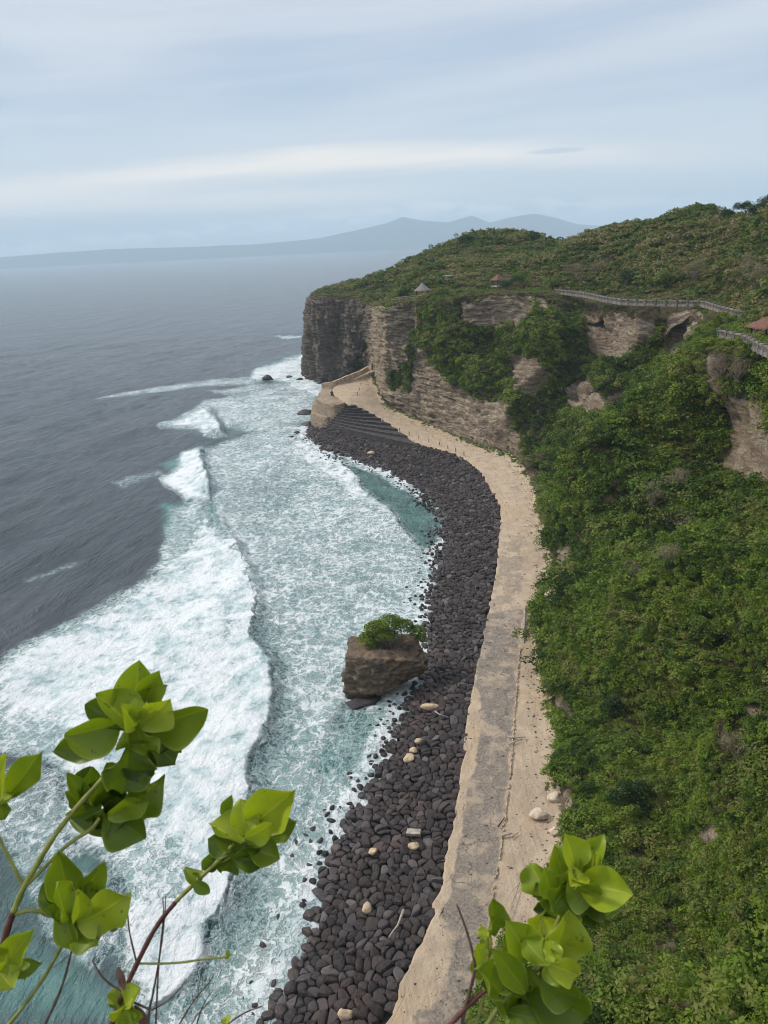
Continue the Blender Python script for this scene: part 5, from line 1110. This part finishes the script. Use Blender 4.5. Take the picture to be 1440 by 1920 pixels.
def cluster(parent, org, conv, sc_, rowsl, dep, seed):
    g = random.Random(seed)
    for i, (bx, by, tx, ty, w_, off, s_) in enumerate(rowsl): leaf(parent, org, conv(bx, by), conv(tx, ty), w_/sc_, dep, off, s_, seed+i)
    if len(rowsl) > 5:
        for i, (bx, by, tx, ty, w_, off, s_) in enumerate(rowsl):          # the smaller leaves underneath, coloured darker as if shaded from above
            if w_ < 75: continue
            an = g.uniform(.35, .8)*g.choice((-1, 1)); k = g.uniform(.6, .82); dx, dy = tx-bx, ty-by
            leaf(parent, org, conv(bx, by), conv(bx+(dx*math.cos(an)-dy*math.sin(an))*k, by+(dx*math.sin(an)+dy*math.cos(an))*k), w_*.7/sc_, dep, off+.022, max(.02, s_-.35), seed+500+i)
D1 = .95
org = atd(30, 2000, D1); p1_ = empty('shrub', org, 'large leaved green shrub at the lower left with the tallest rosette', 'shrub')
for P, r0, r1, mt in [([(-20, 1650), (20, 1440), (65, 1310)], .0058, .005, RED), ([(65, 1310), (110, 1200), (180, 1080), (250, 960), (340, 840), (520, 640)], .0050, .0036, GRN), ([(110, 1200), (240, 1070), (330, 980), (440, 915), (480, 860)], .0030, .0028, GRN), ([(70, 1322), (150, 1300), (240, 1320), (300, 1300)], .003, .003, GRN),
                      ([(110, 1190), (60, 1080), (0, 970), (-20, 900)], .003, .0025, GRN), ([(330, 1400), (310, 1450), (220, 1620), (120, 1760), (20, 1880)], .0028, .003, GRN), ([(350, 1480), (300, 1680), (210, 1870)], .0018, .0022, BRN)]:
    stem(p1_, org, [L7(*q) for q in P], r0, r1, D1+.01, mt)
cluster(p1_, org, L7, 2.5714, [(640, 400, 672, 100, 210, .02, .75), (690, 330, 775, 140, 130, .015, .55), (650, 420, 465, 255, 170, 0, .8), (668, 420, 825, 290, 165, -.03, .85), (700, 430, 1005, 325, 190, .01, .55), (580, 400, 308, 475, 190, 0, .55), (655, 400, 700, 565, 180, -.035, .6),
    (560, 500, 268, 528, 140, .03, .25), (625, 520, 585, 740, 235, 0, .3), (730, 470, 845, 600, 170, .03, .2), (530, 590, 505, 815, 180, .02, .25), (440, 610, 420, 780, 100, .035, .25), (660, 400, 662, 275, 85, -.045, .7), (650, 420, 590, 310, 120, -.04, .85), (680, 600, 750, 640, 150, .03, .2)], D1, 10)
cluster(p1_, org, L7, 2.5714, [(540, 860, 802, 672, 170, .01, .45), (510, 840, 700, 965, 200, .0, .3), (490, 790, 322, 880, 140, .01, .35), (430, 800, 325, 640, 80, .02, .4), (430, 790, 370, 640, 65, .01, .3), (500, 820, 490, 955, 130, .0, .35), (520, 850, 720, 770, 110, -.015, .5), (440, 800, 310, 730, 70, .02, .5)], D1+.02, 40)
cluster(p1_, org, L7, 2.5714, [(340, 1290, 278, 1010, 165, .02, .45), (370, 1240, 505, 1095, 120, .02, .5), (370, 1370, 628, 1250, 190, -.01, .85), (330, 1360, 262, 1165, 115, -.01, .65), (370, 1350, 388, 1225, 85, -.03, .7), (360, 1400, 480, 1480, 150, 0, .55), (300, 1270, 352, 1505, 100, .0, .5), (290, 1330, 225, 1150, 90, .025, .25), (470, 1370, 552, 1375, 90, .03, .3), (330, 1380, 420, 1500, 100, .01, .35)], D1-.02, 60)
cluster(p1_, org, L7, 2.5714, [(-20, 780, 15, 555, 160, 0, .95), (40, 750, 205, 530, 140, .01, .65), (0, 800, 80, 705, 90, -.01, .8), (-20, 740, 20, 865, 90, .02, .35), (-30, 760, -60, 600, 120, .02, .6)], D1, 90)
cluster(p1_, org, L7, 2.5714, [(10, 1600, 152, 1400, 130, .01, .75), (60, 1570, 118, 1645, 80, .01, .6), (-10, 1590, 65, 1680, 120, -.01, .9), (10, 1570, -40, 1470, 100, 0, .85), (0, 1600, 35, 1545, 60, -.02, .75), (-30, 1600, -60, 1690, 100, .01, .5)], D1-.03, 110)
D2 = 1.05; org = atd(220, 1990, D2); p2_ = empty('shrub', org, 'slender red stemmed shrub left of centre with one rosette at its tip', 'shrub')
for P, r0, r1, mt in [([(530, 1880), (560, 1790), (600, 1690), (660, 1560), (750, 1380), (850, 1260)], .0052, .0038, RED), ([(850, 1260), (950, 1160), (1040, 1080), (1130, 980)], .0038, .0034, GRN), ([(660, 1560), (620, 1400), (615, 1280)], .0018, .001, BRN), ([(660, 1560), (850, 1560), (1000, 1535), (1085, 1530)], .002, .0018, GRN),
                      ([(600, 1700), (500, 1640), (445, 1545)], .0022, .0012, BRN), ([(712, 1880), (720, 1775), (740, 1700), (790, 1400), (800, 1230)], .0026, .0008, BRN), ([(720, 1780), (640, 1745), (590, 1720)], .002, .002, BRN), ([(730, 1785), (800, 1750), (860, 1690), (900, 1640)], .0014, .0008, BRN), ([(750, 1870), (765, 1550), (790, 1330), (785, 1240)], .0018, .0008, BRN)]:
    stem(p2_, org, [L7(*q) for q in P], r0, r1, D2+.01, mt)
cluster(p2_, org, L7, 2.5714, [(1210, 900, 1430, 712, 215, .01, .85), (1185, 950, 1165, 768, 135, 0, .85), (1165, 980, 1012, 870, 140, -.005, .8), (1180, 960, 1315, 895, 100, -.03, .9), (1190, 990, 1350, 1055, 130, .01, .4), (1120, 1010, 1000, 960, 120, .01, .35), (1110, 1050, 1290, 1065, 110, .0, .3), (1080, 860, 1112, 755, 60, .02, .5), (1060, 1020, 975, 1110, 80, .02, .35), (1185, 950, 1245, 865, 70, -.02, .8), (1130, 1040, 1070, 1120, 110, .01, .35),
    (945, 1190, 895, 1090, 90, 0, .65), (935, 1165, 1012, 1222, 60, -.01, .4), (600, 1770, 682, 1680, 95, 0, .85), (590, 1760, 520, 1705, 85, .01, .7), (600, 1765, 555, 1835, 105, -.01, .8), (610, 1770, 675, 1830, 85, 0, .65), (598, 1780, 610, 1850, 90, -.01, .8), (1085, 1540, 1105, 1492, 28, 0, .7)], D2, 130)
dl = [(600, 1690, 575, 1580, 34, 0.), (650, 1760, 700, 1860, 45, .01)]
DRYL = simple('withered_leaf', (.22, .12, .09), .8, .3, 60.)
for i, (bx, by, tx, ty, w_, off) in enumerate(dl):
    o = leaf(p2_, org, L7(bx, by), L7(tx, ty), w_/2.57, D2, off, .5, 170+i); o.data.materials[0] = DRYL; o.name = 'withered_leaf'; o['label'] = 'withered brown leaf'
D3 = 1.15; org = atd(360, 1990, D3); p3_ = empty('shrub', org, 'bare dry reddish twigs at the bottom with tiny green buds', 'shrub')
for P, r0, r1, mt in [([(850, 1880), (930, 1740), (1020, 1640), (1030, 1610)], .002, .0007, BRN), ([(940, 1880), (980, 1750), (1035, 1680)], .0016, .0006, BRN), ([(950, 1740), (960, 1660), (972, 1595)], .001, .0005, BRN), ([(1020, 1640), (970, 1640)], .0008, .0005, BRN), ([(920, 1860), (960, 1790), (1060, 1700)], .0013, .0005, BRN), ([(1080, 1880), (1110, 1840), (1190, 1790), (1265, 1765)], .0018, .0012, RED), ([(930, 1740), (925, 1690)], .0007, .0004, BRN), ([(1000, 1660), (1040, 1650)], .0007, .0004, BRN)]:
    stem(p3_, org, [L7(*q) for q in P], r0, r1, D3, mt, 'twig')
cluster(p3_, org, L7, 2.5714, [(1090, 1870, 1100, 1812, 40, 0, .9), (1085, 1860, 1070, 1825, 28, 0, .8)], D3, 180)
D4 = .85; org = atd(900, 2000, D4); p4_ = empty('shrub', org, 'bright green shrub at the lower right with two large cupped rosettes', 'shrub')
for P, r0, r1, mt in [([(130, 560), (180, 680), (240, 880), (255, 1000), (225, 1130), (175, 1290), (168, 1400)], .0012, .0032, BRN), ([(70, 1390), (200, 1250), (330, 1130), (430, 1090), (600, 1000)], .0036, .003, RED), ([(260, 1390), (310, 1180), (340, 1000), (345, 900), (335, 760)], .0026, .0018, GRN), ([(320, 1390), (430, 1220), (600, 1050), (700, 980)], .0038, .003, GRN), ([(560, 1400), (720, 1000), (800, 700), (880, 520)], .0036, .003, GRN), ([(480, 1295), (410, 1320), (370, 1370)], .002, .0016, GRN)]:
    stem(p4_, org, [L5(*q) for q in P], r0, r1, D4+.02, mt)
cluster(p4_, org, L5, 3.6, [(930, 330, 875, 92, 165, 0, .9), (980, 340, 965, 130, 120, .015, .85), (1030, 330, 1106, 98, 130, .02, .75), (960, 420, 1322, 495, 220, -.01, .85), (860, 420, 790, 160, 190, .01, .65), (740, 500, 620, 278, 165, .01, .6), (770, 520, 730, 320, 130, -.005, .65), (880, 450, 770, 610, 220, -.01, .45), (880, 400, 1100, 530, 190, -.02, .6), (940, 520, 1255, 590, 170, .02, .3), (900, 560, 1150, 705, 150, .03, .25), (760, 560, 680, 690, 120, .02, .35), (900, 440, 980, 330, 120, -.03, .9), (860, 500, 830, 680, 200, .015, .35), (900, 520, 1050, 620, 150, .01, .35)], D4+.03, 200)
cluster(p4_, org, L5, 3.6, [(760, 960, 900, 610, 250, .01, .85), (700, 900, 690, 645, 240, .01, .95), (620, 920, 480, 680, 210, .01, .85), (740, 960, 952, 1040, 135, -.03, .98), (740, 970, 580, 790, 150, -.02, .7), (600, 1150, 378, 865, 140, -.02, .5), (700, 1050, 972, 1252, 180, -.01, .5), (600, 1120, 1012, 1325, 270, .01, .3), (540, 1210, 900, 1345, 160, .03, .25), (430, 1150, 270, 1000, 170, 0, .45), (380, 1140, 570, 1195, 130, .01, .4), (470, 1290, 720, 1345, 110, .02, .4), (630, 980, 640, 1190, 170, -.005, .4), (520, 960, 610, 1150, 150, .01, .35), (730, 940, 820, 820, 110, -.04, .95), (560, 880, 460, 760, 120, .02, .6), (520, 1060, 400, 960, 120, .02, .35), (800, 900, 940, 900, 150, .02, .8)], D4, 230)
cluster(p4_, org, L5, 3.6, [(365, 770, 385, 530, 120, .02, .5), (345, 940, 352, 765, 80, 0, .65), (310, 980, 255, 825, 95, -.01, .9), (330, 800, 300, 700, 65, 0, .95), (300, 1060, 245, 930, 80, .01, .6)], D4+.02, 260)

# ------------------------------------------------------------------ sea air
hz = bpy.data.materials.new('sea_haze'); hz.use_nodes = True; hn = hz.node_tree; hn.nodes.clear(); pv = hn.nodes.new('ShaderNodeVolumePrincipled'); ho = hn.nodes.new('ShaderNodeOutputMaterial'); hn.links.new(pv.outputs[0], ho.inputs['Volume'])
pv.inputs['Color'].default_value = (.66, .85, 1., 1); pv.inputs['Density'].default_value = 1.15e-4; pv.inputs['Anisotropy'].default_value = 0
mb = MB(); mb.box((0, 0, 348), (32600, 41000, 704)); tag(mb.build('haze', hz), kind='stuff')
